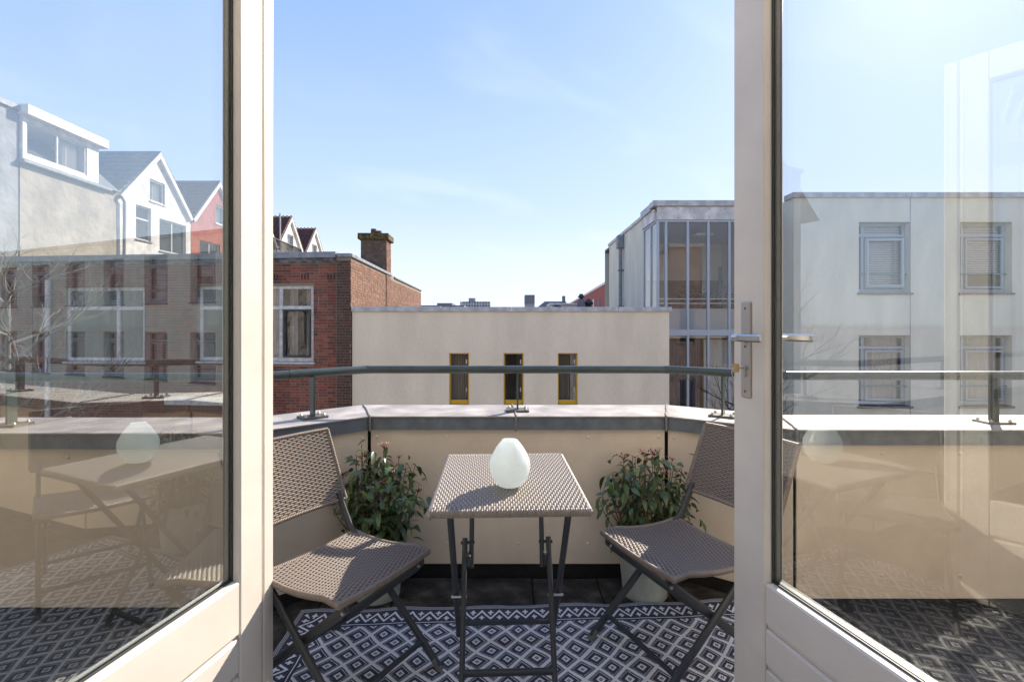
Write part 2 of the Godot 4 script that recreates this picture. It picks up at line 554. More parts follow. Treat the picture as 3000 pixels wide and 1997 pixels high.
func make_vase() -> void:
	var t := thing("vase", "white frosted glass egg-shaped vase with fine swirling ribs", "vase", p(-0.008, 0.7215, 1.80))
	var prof: Array = [Vector2(0.0, 0.001), Vector2(0.030, 0.001), Vector2(0.036, 0.003)]
	for k in 41:
		var f := k / 40.0
		var y := 0.004 + 0.160 * f
		var r := 0.0728 * outline(f)
		prof.append(Vector2(r, y))
	var rt: float = prof[-1].x
	prof.append(Vector2(rt - 0.001, 0.1665))
	prof.append(Vector2(rt - 0.004, 0.1668))
	prof.append(Vector2(rt - 0.005, 0.164))
	prof.append(Vector2(rt - 0.006, 0.157))      # added disc below the rim, spreads the sun that falls in
	prof.append(Vector2(0.0005, 0.156))
	var fine: Array = []
	for i in prof.size() - 1:
		fine.append(prof[i])
		if i > 3 and i < 42:
			fine.append(((prof[i] as Vector2) + prof[i + 1]) / 2.0)
	fine.append(prof[-1])
	var s := Shape.new()
	s.lathe(fine, Vector3.ZERO, 144, func(q: Vector2, a: float) -> float:
		var fade := smoothstep(0.008, 0.03, q.y) * (1.0 - smoothstep(0.135, 0.158, q.y)) * smoothstep(0.03, 0.045, q.x)
		var arch := absf(fposmod(a / TAU * 5.0 + 0.15, 1.0) * 2.0 - 1.0)   # ribs that sweep up to meet in arches
		return q.x + 0.0011 * fade * sin(TAU * (q.y / 0.0080 + arch * arch * 4.2)))
	obj("body", s, mats.frosted, t)

func leaf_mesh(len: float, wid: float, bend: float, fold: float) -> ArrayMesh:
	var s := Shape.new()
	var n := 6
	var rows: Array = []
	for i in n + 1:
		var f := float(i) / n
		var w := wid * 0.5 * pow(sin(PI * pow(f, 0.85)), 0.8) if i > 0 and i < n else 0.0006
		var y := -bend * f * f * len
		rows.append([Vector3(-w, y + fold * w, -f * len), Vector3(0, y, -f * len), Vector3(w, y + fold * w, -f * len)])
	for i in n:
		for j in 2:
			var a: Vector3 = rows[i][j]; var b: Vector3 = rows[i][j + 1]; var c: Vector3 = rows[i + 1][j + 1]; var d: Vector3 = rows[i + 1][j]
			var up := Vector3(fold * (1 if j == 0 else -1) * 0.8, 1, bend * 2.0 * i / n * -1.0).normalized()
			var mid := Vector3(0, 1, bend * 2.0 * i / n * -1.0).normalized()
			if j == 0: s.quadn(a, b, c, d, up, mid, mid, up)
			else: s.quadn(a, b, c, d, mid, up, up, mid)
	return s.commit()

func bud_mesh(nb: int, tone: Array, seed_: int) -> ArrayMesh:   # a flower head: red stalks that fork, each with a small bud
	var s := Shape.new()
	s.tinted = true
	var g := RandomNumberGenerator.new()
	g.seed = seed_
	for k in nb:
		var a := g.randf() * TAU
		var q := sqrt(g.randf()) * 0.030
		var tip := Vector3(cos(a) * q, 0.026 + g.randf_range(-0.004, 0.006) - q * 0.25, sin(a) * q)
		s.col = Color(0.22, 0.025, 0.025) if k % 3 else Color(0.10, 0.05, 0.02)
		s.tube([Vector3(0, 0, 0), Vector3(tip.x * 0.4, 0.013, tip.z * 0.4), tip], 0.0009, 4, 0.0006)
		s.col = tone[g.randi() % tone.size()]
		var r := g.randf_range(0.0024, 0.0042)
		var e: Array = [Vector3.RIGHT, Vector3.BACK, Vector3.LEFT, Vector3.FORWARD]
		for i in 4:
			var u: Vector3 = e[i]; var w: Vector3 = e[(i + 1) % 4]
			s.put(tip + u * r, tip + Vector3.UP * r * 1.3, tip + w * r, u, Vector3.UP, w)
			s.put(tip + u * r, tip + w * r, tip - Vector3.UP * r, u, w, -Vector3.UP)
	return s.commit()

func make_shrub(label: String, at: Vector3, seed_: int, blooms: Array) -> void:
	var t := thing("potted_shrub", label, "potted plant", at, "evergreen shrubs in pale green pots")
	var g := RandomNumberGenerator.new()
	g.seed = seed_
	var s := Shape.new()
	s.lathe([Vector2(0.0, 0.004), Vector2(0.100, 0.004), Vector2(0.104, 0.0), Vector2(0.1055, 0.003), Vector2(0.1045, 0.008), Vector2(0.128, 0.252), Vector2(0.1315, 0.254), Vector2(0.1325, 0.258), Vector2(0.1315, 0.262), Vector2(0.128, 0.262), Vector2(0.126, 0.255), Vector2(0.122, 0.21)], Vector3.ZERO, 48)
	obj("pot", s, mats.pot, t)
	s = Shape.new()
	s.lathe([Vector2(0.124, 0.222), Vector2(0.06, 0.230), Vector2(0.001, 0.228)], Vector3.ZERO, 24)
	obj("soil", s, mats.soil, t)
	var leaves := 0
	var filler: Array = []
	var heads := 0
	var stems := 30
	for k in stems:
		var a := TAU * k / stems * 2.618 + g.randf_range(-0.3, 0.3)
		var spread := sqrt((k + 0.6) / stems)
		var root := Vector3(cos(a), 0, sin(a)) * g.randf_range(0.01, 0.07) + Vector3(0, 0.222, 0)
		var tip := Vector3(cos(a) * spread * 0.225, 0.715 - spread * spread * 0.23 + g.randf_range(-0.05, 0.03), sin(a) * spread * 0.15 + 0.02)
		if k % 9 == 4: tip.y += 0.035
		var mid := root.lerp(tip, 0.5) + Vector3(cos(a), 0, sin(a)) * spread * 0.055
		var path: Array = []
		for i in 8:
			var f := i / 7.0
			path.append(root.lerp(mid, f).lerp(mid.lerp(tip, f), f))
		s = Shape.new()
		s.tube(path, 0.0030, 6, 0.0014)
		obj("stem", s, mats.stem_red if k % 3 == 0 else mats.stem, t)
		var pairs := 6
		for i in pairs:
			var f := 0.16 + 0.84 * (i + g.randf_range(-0.3, 0.3)) / (pairs - 0.5)
			f = clampf(f, 0.1, 0.99)
			var here := root.lerp(mid, f).lerp(mid.lerp(tip, f), f)
			var turn := g.randf() * TAU
			for side in 2:
				if leaves >= 298 or g.randf() < 0.03: continue
				leaves += 1
				var yaw := turn + side * PI + g.randf_range(-0.3, 0.3)
				var outward := atan2(-here.x, -here.z)
				yaw = lerp_angle(yaw, outward, 0.35)
				var pit := g.randf_range(-0.75, 0.35) - 0.25 * (1.0 - f)
				var b := Basis(Vector3.UP, yaw) * Basis(Vector3.RIGHT, pit) * Basis(Vector3.BACK, g.randf_range(-0.5, 0.5))
				var sc := g.randf_range(0.65, 1.3) * (1.1 - 0.25 * f)
				var m: Material = mats["leaf_%d" % (g.randi() % 4)]
				if i == pairs - 1 and g.randf() < 0.35: m = mats.leaf_new
				hang("leaf", leaf_kinds[g.randi() % 4], m, t, Transform3D(b.scaled(Vector3.ONE * sc), here))
				for extra in 2:
					if g.randf() < 0.12: continue
					var here2 := here + Vector3(g.randfn() * 0.040, g.randfn() * 0.035 - 0.005, g.randfn() * 0.035)
					yaw = lerp_angle(g.randf() * TAU, outward, 0.45)
					b = Basis(Vector3.UP, yaw) * Basis(Vector3.RIGHT, g.randf_range(-1.0, 0.3)) * Basis(Vector3.BACK, g.randf_range(-0.6, 0.6))
					filler.append([Transform3D(b.scaled(Vector3.ONE * g.randf_range(0.6, 1.2)), here2), g.randi() % 4])
		if g.randf() < 0.48 and heads < 12:
			heads += 1
			var d := (tip - mid).normalized()
			var b2 := Basis(Quaternion(Vector3.UP, d)) * Basis(Vector3.UP, g.randf() * TAU)
			hang("flower_head", bud_kinds[blooms[g.randi() % blooms.size()]], mats.bud, t, Transform3D(b2.scaled(Vector3.ONE * g.randf_range(0.6, 1.25)), tip - Vector3(0, 0.008, 0)))
	s = Shape.new()     # the leaves deeper in the bush
	s.tinted = true
	for e in filler:
		var arr: Array = (leaf_kinds[e[1]] as ArrayMesh).surface_get_arrays(0)
		var X: Transform3D = e[0]
		var tone: Color = (mats["leaf_%d" % e[1]] as StandardMaterial3D).albedo_color.srgb_to_linear()
		for k in arr[Mesh.ARRAY_VERTEX].size():
			s.v.push_back(X * arr[Mesh.ARRAY_VERTEX][k])
			s.n.push_back((X.basis * arr[Mesh.ARRAY_NORMAL][k]).normalized())
			s.c.push_back(tone)
	stuff(obj("inner_leaves", s, mats.leaf_tint, t))

var leaf_kinds: Array = []
var leaf_arrays: Array = []
var bud_kinds: Array = []

func bare_tree(label: String, at: Vector3, h: float, seed_: int, m: Material, trunk_r: float, spread: float) -> void:
	var t := thing("bare_tree", label, "tree", at)
	var g := RandomNumberGenerator.new()
	g.seed = seed_
	var trunk := Shape.new()
	trunk.tube([Vector3.ZERO, Vector3(0.03, h * 0.25, 0.02), Vector3(-0.02, h * 0.5, 0), Vector3(0.05, h * 0.68, 0.03), Vector3(0.0, h * 0.85, -0.03)], trunk_r, 10, trunk_r * 0.25)
	obj("trunk", trunk, m, t)
	var twigs := Shape.new()
	var grow: Array = []
	for k in 16:
		var a := TAU * k / 16.0 * 7.0 + g.randf_range(-0.3, 0.3)
		grow.append([Vector3(0.02, h * (0.50 + 0.34 * k / 16.0), 0.02), Vector3(cos(a) * spread, g.randf_range(0.2, 0.7), sin(a) * spread).normalized(), h * (0.16 - 0.06 * k / 16.0), trunk_r * 0.30, 0])
	while grow.size():
		var e: Array = grow.pop_back()
		var at0: Vector3 = e[0]
		var d: Vector3 = e[1]
		var path: Array = [at0]
		var pieces := 4
		for i in pieces:
			d = (d + Vector3(g.randf_range(-0.22, 0.22), g.randf_range(-0.12, 0.2), g.randf_range(-0.22, 0.22))).normalized()
			at0 += d * e[2] / pieces
			path.append(at0)
			if e[4] < 3 and i >= 1 and g.randf() < 0.75:
				var turn := Vector3(g.randf_range(-1, 1), g.randf_range(-0.3, 0.9), g.randf_range(-1, 1)).normalized()
				grow.append([at0, (d + turn * 0.9).normalized(), e[2] * g.randf_range(0.5, 0.75), e[3] * 0.5, e[4] + 1])
		if e[4] < 3:
			grow.append([at0, d, e[2] * 0.6, e[3] * 0.55, e[4] + 1])
		var bs := twigs
		if e[4] == 0: bs = Shape.new()
		bs.tube(path, e[3], 5 if e[4] else 7, e[3] * 0.5)
		if e[4] == 0: obj("branch", bs, m, t)
	stuff(obj("twigs", twigs, m, t))

# walls with openings: T puts x right, y up, z outward at the wall's lower left; holes are Rect2 in wall metres
func wall_face(s: Shape, T: Transform3D, w: float, h: float, holes: Array, deep: float) -> void:
	var xs := [0.0, w]
	var ys := [0.0, h]
	for q: Rect2 in holes:
		xs.append_array([q.position.x, q.end.x]); ys.append_array([q.position.y, q.end.y])
	xs.sort(); ys.sort()
	for i in xs.size() - 1:
		for j in ys.size() - 1:
			if xs[i + 1] - xs[i] < 1e-4 or ys[j + 1] - ys[j] < 1e-4: continue
			var mid := Vector2((xs[i] + xs[i + 1]) / 2, (ys[j] + ys[j + 1]) / 2)
			var open := false
			for q: Rect2 in holes:
				if q.has_point(mid): open = true
			if open: continue
			s.quad(T * Vector3(xs[i], ys[j], 0), T * Vector3(xs[i + 1], ys[j], 0), T * Vector3(xs[i + 1], ys[j + 1], 0), T * Vector3(xs[i], ys[j + 1], 0))
	for q: Rect2 in holes:
		var a := q.position
		var b := q.end
		s.quad(T * Vector3(a.x, a.y, -deep), T * Vector3(b.x, a.y, -deep), T * Vector3(b.x, a.y, 0), T * Vector3(a.x, a.y, 0))
		s.quad(T * Vector3(a.x, b.y, 0), T * Vector3(b.x, b.y, 0), T * Vector3(b.x, b.y, -deep), T * Vector3(a.x, b.y, -deep))
		s.quad(T * Vector3(a.x, a.y, -deep), T * Vector3(a.x, a.y, 0), T * Vector3(a.x, b.y, 0), T * Vector3(a.x, b.y, -deep))
		s.quad(T * Vector3(b.x, a.y, 0), T * Vector3(b.x, a.y, -deep), T * Vector3(b.x, b.y, -deep), T * Vector3(b.x, b.y, 0))

# a window in a hole: frame bars, one pane per light, sill, a dim room behind and perhaps a curtain or a blind
func window(parent: Node, T: Transform3D, q: Rect2, o: Dictionary) -> MeshInstance3D:
	var fw: float = o.get("fw", 0.06)
	var back: float = o.get("back", 0.09)
	var fd: float = o.get("fd", 0.06)
	var W := q.size.x
	var H := q.size.y
	var L := T * Transform3D(Basis.IDENTITY, Vector3(q.position.x, q.position.y, -back))
	var s := Shape.new()
	s.soft(Vector3(0.002, 0.002, -fd), Vector3(fw, H - 0.002, 0), 0.006, L); s.soft(Vector3(W - fw, 0.002, -fd), Vector3(W - 0.002, H - 0.002, 0), 0.006, L)
	var fb: float = o.get("fb", fw)
	s.soft(Vector3(fw, 0.002, -fd + 0.003), Vector3(W - fw, fb, 0.003), 0.006, L); s.soft(Vector3(fw, H - fw, -fd + 0.003), Vector3(W - fw, H - 0.002, -0.003), 0.006, L)
	var cuts_x: Array = [fw]
	for m in o.get("mull", []):
		s.soft(Vector3(m - fw * 0.5, fb, -fd + 0.004), Vector3(m + fw * 0.5, H - fw, 0.002), 0.006, L)
		cuts_x.append_array([m - fw * 0.5, m + fw * 0.5])
	cuts_x.append(W - fw)
	var cuts_y: Array = [fb]
	for m in o.get("tran", []):
		s.soft(Vector3(fw, m - fw * 0.5, -fd + 0.006), Vector3(W - fw, m + fw * 0.5, 0.006), 0.006, L)
		cuts_y.append_array([m - fw * 0.5, m + fw * 0.5])
	cuts_y.append(H - fw)
	var win := objw("window", s, o.frame, parent)
	for i in range(0, cuts_x.size(), 2):
		for j in range(0, cuts_y.size(), 2):
			var g := Shape.new()
			g.box(Vector3(cuts_x[i] - 0.004, cuts_y[j] - 0.004, -fd * 0.5 - 0.006), Vector3(cuts_x[i + 1] + 0.004, cuts_y[j + 1] + 0.004, -fd * 0.5), L)
			objw("pane", g, o.get("glass", mats.pane), win)
	if o.has("sash"):   # an inner casement: [x0, y0, x1, y1, tilt]
		var a: Array = o.sash
		var B := L * Transform3D(Basis(Vector3.RIGHT, a[4]), Vector3(a[0], a[1], 0.004))
		var sw: float = a[2] - a[0]
		var sh: float = a[3] - a[1]
		var fr := Shape.new()
		var e := 0.042
		fr.soft(Vector3(0, 0, 0), Vector3(e, sh, 0.035), 0.006, B); fr.soft(Vector3(sw - e, 0, 0), Vector3(sw, sh, 0.035), 0.006, B)
		fr.soft(Vector3(e, 0, 0.002), Vector3(sw - e, e, 0.033), 0.006, B); fr.soft(Vector3(e, sh - e, 0.002), Vector3(sw - e, sh, 0.033), 0.006, B)
		objw("casement", fr, o.get("sash_mat", o.frame), win)
	if o.has("sill"):
		var sl := Shape.new()
		sl.soft(Vector3(-0.04, -0.045, -fd), Vector3(W + 0.04, 0.0, back + 0.045), 0.006, L)
		objw("sill", sl, o.sill, win)
	var room := Shape.new()
	var D: float = o.get("room", 1.2)
	room.quad(L * Vector3(0, 0, -D), L * Vector3(W, 0, -D), L * Vector3(W, H, -D), L * Vector3(0, H, -D))
	room.quad(L * Vector3(0, 0, -fd), L * Vector3(0, 0, -D), L * Vector3(0, H, -D), L * Vector3(0, H, -fd))
	room.quad(L * Vector3(W, 0, -D), L * Vector3(W, 0, -fd), L * Vector3(W, H, -fd), L * Vector3(W, H, -D))
	room.quad(L * Vector3(0, H, -D), L * Vector3(W, H, -D), L * Vector3(W, H, -fd), L * Vector3(0, H, -fd))
	room.quad(L * Vector3(0, 0, -fd), L * Vector3(W, 0, -fd), L * Vector3(W, 0, -D), L * Vector3(0, 0, -D))
	objw("room_wall", room, o.get("room_mat", mats.room), win)
	match o.get("hung", ""):
		"curtain":
			for part in o.get("cloth", [[0.0, 1.0]]):
				var c := Shape.new()
				var n := 24
				for k in n:
					var x0: float = W * lerpf(part[0], part[1], float(k) / n)
					var x1: float = W * lerpf(part[0], part[1], float(k + 1) / n)
					var z0 := -0.16 + 0.035 * sin(k * 1.9 + x0 * 3)
					var z1 := -0.16 + 0.035 * sin((k + 1) * 1.9 + x1 * 3)
					c.quad(L * Vector3(x0, 0.01, z0), L * Vector3(x1, 0.01, z1), L * Vector3(x1, H - 0.01, z1), L * Vector3(x0, H - 0.01, z0))
				objw("curtain", c, o.get("cloth_mat", mats.curtain), win)
		"blind":
			var c := Shape.new()
			var n := int(H / 0.045)
			for k in n:
				var y := 0.03 + (H - 0.06) * k / n
				if y < (H - 0.06) * (1.0 - o.get("drop", 1.0)): continue
				c.box(Vector3(fw, y, -0.115), Vector3(W - fw, y + 0.030, -0.105), L)
			stuff(objw("blind_slats", c, mats.blind, win))
	return win

# bricks laid proud of a wall face, in courses with staggered joints; gaps are left bare
func brick_course(s: Shape, T: Transform3D, w: float, h: float, gaps: Array, g: RandomNumberGenerator, single: Callable, tones: Array, course := 0.0640) -> void:
	var rows := int(h / course)
	s.tinted = true
	for j in rows:
		var y := j * course
		var x := -g.randf_range(0.0, 0.03) - (0.0 if j % 2 else 0.055)
		var k := 0
		while x < w:
			var L := 0.212 if (j % 2 == 0 or g.randf() < 0.25) else 0.102
			if j % 4 == 3 and k % 3 == 0: L = 0.102
			var x0 := maxf(x, 0.0)
			var x1 := minf(x + L, w)
			for q: Rect2 in gaps:
				if y + course - 0.02 > q.position.y and y + 0.02 < q.end.y:
					if x0 >= q.position.x and x1 <= q.end.x: x1 = x0
					elif x0 < q.position.x and x1 > q.position.x: x1 = q.position.x
					elif x0 < q.end.x and x1 > q.end.x: x0 = q.end.x
			if x1 - x0 > 0.02:
				var tone: Color = tones[g.randi() % tones.size()]
				var out := g.randf_range(0.003, 0.010)
				if not single.call(x0, y, x1, y + course, out, g):
					s.col = tone * g.randf_range(0.85, 1.12)
					s.box(Vector3(x0, y, -0.02), Vector3(x1, y + course - 0.0105, out), T)
			x += L + 0.0105
			k += 1

const BRICK_TONES: Array[Color] = [Color(0.315, 0.092, 0.054), Color(0.270, 0.078, 0.048), Color(0.350, 0.115, 0.066), Color(0.225, 0.078, 0.054), Color(0.300, 0.110, 0.072), Color(0.185, 0.080, 0.060)]
const SUN := Vector3(0.556, 0.53, -0.640)

func c3(r: float, g: float, b: float) -> Color:
	return Color(r, g, b)

func make_materials() -> void:
	var mottle := noise_tex("mottle", 0.008, 0.78, 1.0, 5)
	var grain := noise_tex("grain", 0.12, 0.80, 1.0, 3)
	var streak := noise_tex("streak", 0.010, 0.80, 1.0, 5)
	var dirt := noise_tex("dirt", 0.012, 0.35, 1.0, 6, false, 512, FastNoiseLite.TYPE_SIMPLEX_SMOOTH, 4.0, 0.15)
	var speck := noise_tex("speck", 0.30, 0.55, 1.0, 2, false, 512, FastNoiseLite.TYPE_CELLULAR)
	var fine_n := noise_tex("fine_normal", 0.10, 0, 1, 4, true, 512, FastNoiseLite.TYPE_SIMPLEX_SMOOTH, 3.0)
	var rough_n := noise_tex("rough_normal", 0.03, 0, 1, 5, true, 512, FastNoiseLite.TYPE_SIMPLEX_SMOOTH, 6.0)
	mat("door_paint", c3(0.76, 0.715, 0.64), 0.38, {"tex": noise_tex("paint", 0.006, 0.95, 1.0, 3), "nrm": fine_n, "nscale": 0.02, "scale": 1.3})
	mat("bead_paint", c3(0.66, 0.62, 0.55), 0.45)
	mat("rubber", c3(0.03, 0.035, 0.035), 0.5)
	mat("spacer", c3(0.07, 0.08, 0.08), 0.35, {"metal": 0.4})
	mat("steel", c3(0.58, 0.57, 0.55), 0.32, {"metal": 1.0})
	mat("satin", c3(0.52, 0.49, 0.45), 0.42, {"metal": 0.85, "nrm": fine_n, "nscale": 0.05, "scale": 6.0})
	mat("screw_pale", c3(0.72, 0.68, 0.60), 0.35, {"metal": 0.3})
	mat("brass", c3(0.50, 0.38, 0.18), 0.38, {"metal": 0.9})
	mat("hole", c3(0.02, 0.02, 0.02), 0.8)
	mat("wicker", c3(0.225, 0.182, 0.146), 0.40, {"tint": 1})
	mat("wicker_pale", c3(0.29, 0.252, 0.215), 0.45, {"tint": 1})
	mat("metal_dark", c3(0.060, 0.066, 0.072), 0.42, {"tex": grain, "scale": 3.0, "metal": 0.2})
	mat("metal_pale", c3(0.20, 0.19, 0.17), 0.5)
	mat("cap_grey", c3(0.14, 0.135, 0.13), 0.6)
	mat("cap_dark", c3(0.05, 0.05, 0.05), 0.6)
	mat("frosted", c3(0.93, 0.945, 0.945), 0.30, {"back": Color(0.97, 1.0, 0.99), "coat": 0.3})
	mat("pot", c3(0.52, 0.57, 0.49), 0.42, {"tex": mottle, "scale": 2.0})
	mat("soil", c3(0.03, 0.022, 0.016), 0.95, {"tex": speck, "scale": 8.0, "nrm": rough_n})
	mat("stem", c3(0.07, 0.045, 0.025), 0.7)
	mat("stem_red", c3(0.16, 0.03, 0.025), 0.55)
	mat("bud", c3(1, 1, 1), 0.55, {"tint": 1})
	mat("leaf_tint", c3(1, 1, 1), 0.36, {"tint": 1, "back": Color(0.10, 0.14, 0.06), "coat": 0.25})
	var tones := [c3(0.068, 0.112, 0.034), c3(0.050, 0.090, 0.030), c3(0.090, 0.138, 0.040), c3(0.060, 0.102, 0.036)]
	for k in 4:
		mat("leaf_%d" % k, tones[k], 0.36, {"back": Color(0.10, 0.18, 0.04), "coat": 0.25})
	mat("leaf_new", c3(0.13, 0.21, 0.035), 0.4, {"back": Color(0.25, 0.4, 0.06)})
	# the parapet and the floor
	mat("parapet_panel", c3(0.80, 0.685, 0.535), 0.50, {"tex": tex.paint, "scale": 0.7, "nrm": fine_n, "nscale": 0.08, "over": noise_tex("panel_dirt", 0.02, 0.96, 1.0, 5)})
	mat("coping_top", c3(0.60, 0.555, 0.51), 0.55, {"tex": mottle, "scale": 1.1, "nrm": fine_n, "nscale": 0.2, "over": streak})
	mat("coping_face", c3(0.185, 0.22, 0.245), 0.55, {"tex": mottle, "scale": 2.5, "nrm": rough_n, "nscale": 0.10, "over": noise_tex("panel_dirt", 0.02, 0.93, 1.0, 5)})
	mat("sealant", c3(0.40, 0.36, 0.32), 0.8, {"tex": speck, "scale": 6.0, "nrm": rough_n})
	mat("bitumen", c3(0.012, 0.012, 0.013), 0.8, {"tex": mottle, "scale": 4.0, "nrm": rough_n, "nscale": 0.5})
	mat("rail_green", c3(0.060, 0.085, 0.080), 0.34, {"tex": mottle, "scale": 2.0})
	mat("plate_green", c3(0.13, 0.125, 0.10), 0.6, {"tex": mottle, "scale": 7.0})
	for k in 3:
		mat("tile_%d" % k, [c3(0.20, 0.18, 0.152), c3(0.172, 0.155, 0.13), c3(0.23, 0.206, 0.172)][k], 0.85, {"tex": dirt, "scale": 1.2, "world": true, "nrm": rough_n, "nscale": 0.6, "over": speck})
	mat("mortar_dark", c3(0.030, 0.027, 0.022), 0.95)
	# buildings
	mat("brick_bed", c3(0.31, 0.265, 0.21), 0.95, {"tex": grain, "scale": 2.0})
	mat("brick_tint", c3(1, 1, 1), 0.9, {"tint": 1, "tex": grain, "scale": 1.5, "nrm": rough_n, "nscale": 0.5, "over": mottle})
	var bt := BRICK_TONES
	for k in 6:
		mat("brick_%d" % k, bt[k], 0.9, {"tex": grain, "scale": 1.5, "nrm": rough_n, "nscale": 0.5})
	mat("zinc", c3(0.30, 0.32, 0.34), 0.5, {"tex": mottle, "scale": 1.0})
	mat("concrete", c3(0.34, 0.32, 0.29), 0.85, {"tex": dirt, "scale": 0.7, "nrm": rough_n, "nscale": 0.4})
	mat("cream_stucco", c3(0.88, 0.765, 0.565), 0.88, {"tex": noise_tex("stucco_blotch", 0.006, 0.925, 1.0, 6), "scale": Vector3(0.40, 0.11, 0.40), "world": true, "nrm": fine_n, "nscale": 0.10, "over": noise_tex("stucco_fine", 0.10, 0.97, 1.0, 3)})
	mat("white_stucco", c3(0.84, 0.82, 0.645), 0.88, {"tex": noise_tex("white_blotch", 0.006, 0.91, 1.0, 6), "scale": Vector3(0.40, 0.12, 0.40), "world": true, "nrm": fine_n, "nscale": 0.10, "over": noise_tex("stucco_fine", 0.10, 0.97, 1.0, 3)})
	mat("white_trim", c3(0.82, 0.80, 0.75), 0.5, {"tex": mottle, "scale": 0.6})
	mat("trim_metal", c3(0.62, 0.62, 0.60), 0.45, {"tex": mottle, "scale": 0.8})
	mat("yellow", c3(0.62, 0.37, 0.015), 0.45)
	mat("grey_sill", c3(0.17, 0.18, 0.19), 0.6)
	mat("blue_frame", c3(0.36, 0.43, 0.47), 0.45)
	mat("teal_bar", c3(0.12, 0.26, 0.24), 0.4)
	mat("window_white", c3(0.70, 0.69, 0.66), 0.45, {"tex": mottle, "scale": 1.6})
	mat("window_green", c3(0.03, 0.045, 0.04), 0.4)
	mat("mullion", c3(0.40, 0.44, 0.48), 0.4, {"metal": 0.2})
	mat("room", c3(0.16, 0.15, 0.14), 0.9)
	mat("room_mid", c3(0.42, 0.37, 0.30), 0.9)
	mat("room_dark", c3(0.06, 0.06, 0.06), 0.9)
	mat("room_pale", c3(0.78, 0.75, 0.70), 0.9)
	mat("curtain", c3(0.66, 0.64, 0.58), 0.9, {"back": Color(0.3, 0.3, 0.28)})
	mat("curtain_ochre", c3(0.42, 0.32, 0.09), 0.9)
	mat("curtain_dark", c3(0.15, 0.16, 0.165), 0.9)
	mat("blind", c3(0.62, 0.62, 0.60), 0.6)
	mat("roof_grey", c3(0.20, 0.21, 0.22), 0.8, {"tex": mottle, "scale": 0.5})
	mat("roof_gravel", c3(0.22, 0.21, 0.20), 0.95, {"tex": speck, "scale": 1.0})
	mat("roof_red", c3(0.14, 0.058, 0.042), 0.75, {"tex": mottle, "scale": 1.0})
	mat("stucco_beige", c3(0.40, 0.355, 0.285), 0.9, {"tex": streak, "scale": 0.22, "nrm": rough_n, "nscale": 0.3})
	mat("stucco_grey", c3(0.33, 0.34, 0.35), 0.9, {"tex": streak, "scale": 0.25, "nrm": rough_n, "nscale": 0.3})
	mat("house_white", c3(0.78, 0.76, 0.71), 0.85, {"tex": mottle, "scale": 0.4})
	mat("house_red", c3(0.42, 0.105, 0.075), 0.85, {"tex": mottle, "scale": 0.6})
	mat("house_front", c3(0.78, 0.71, 0.62), 0.9, {"tex": mottle, "scale": 0.3})
	mat("salmon", c3(0.50, 0.345, 0.29), 0.9, {"tex": mottle, "scale": 0.3})
	mat("far_grey", c3(0.26, 0.27, 0.29), 0.9)
	mat("far_dark", c3(0.15, 0.155, 0.17), 0.9)
	mat("far_pale", c3(0.40, 0.41, 0.43), 0.9)
	mat("black_pipe", c3(0.03, 0.03, 0.032), 0.6)
	mat("olive_wall", c3(0.31, 0.31, 0.265), 0.9)
	mat("oak_floor", c3(0.46, 0.36, 0.25), 0.5, {"tex": grain, "scale": Vector3(4.0, 1.0, 0.4)})
	mat("lamp_white", c3(0.85, 0.83, 0.76), 0.6)
	mat("bark", c3(0.20, 0.185, 0.16), 0.9)
	mat("bark_dark", c3(0.05, 0.042, 0.036), 0.9)
	mat("asphalt", c3(0.16, 0.145, 0.13), 0.9, {"tex": speck, "scale": 0.8})
	mat("pavement", c3(0.42, 0.38, 0.33), 0.9, {"tex": grain, "scale": 0.5})
	mat("flower_pink", c3(0.50, 0.26, 0.22), 0.8)
	mat("lichen", c3(0.30, 0.215, 0.07), 0.95, {"tex": dirt, "scale": 1.2, "nrm": rough_n, "nscale": 0.8})
	glass("door_glass", Color(0.16, 0.19, 0.15), 0.035)
	var film := StandardMaterial3D.new()
	film.resource_name = "glass_film"
	film.transparency = BaseMaterial3D.TRANSPARENCY_ALPHA
	var one := Image.create(4, 4, false, Image.FORMAT_RGBA8)
	one.fill(Color(0.98, 1.0, 0.96, 1.0))
	film.albedo_texture = ImageTexture.create_from_image(one)
	film.albedo_color = Color(1, 1, 1, 0.30)
	film.metallic = 1.0
	film.roughness = 0.0
	mats.glass_film = film
	film = film.duplicate()
	film.resource_name = "glass_film_thin"
	film.albedo_color = Color(1, 1, 1, 0.12)
	mats.glass_film_thin = film
	glass("pane", Color(0.05, 0.07, 0.07), 0.10)
	glass("pane_dark", Color(0.03, 0.05, 0.05), 0.35)

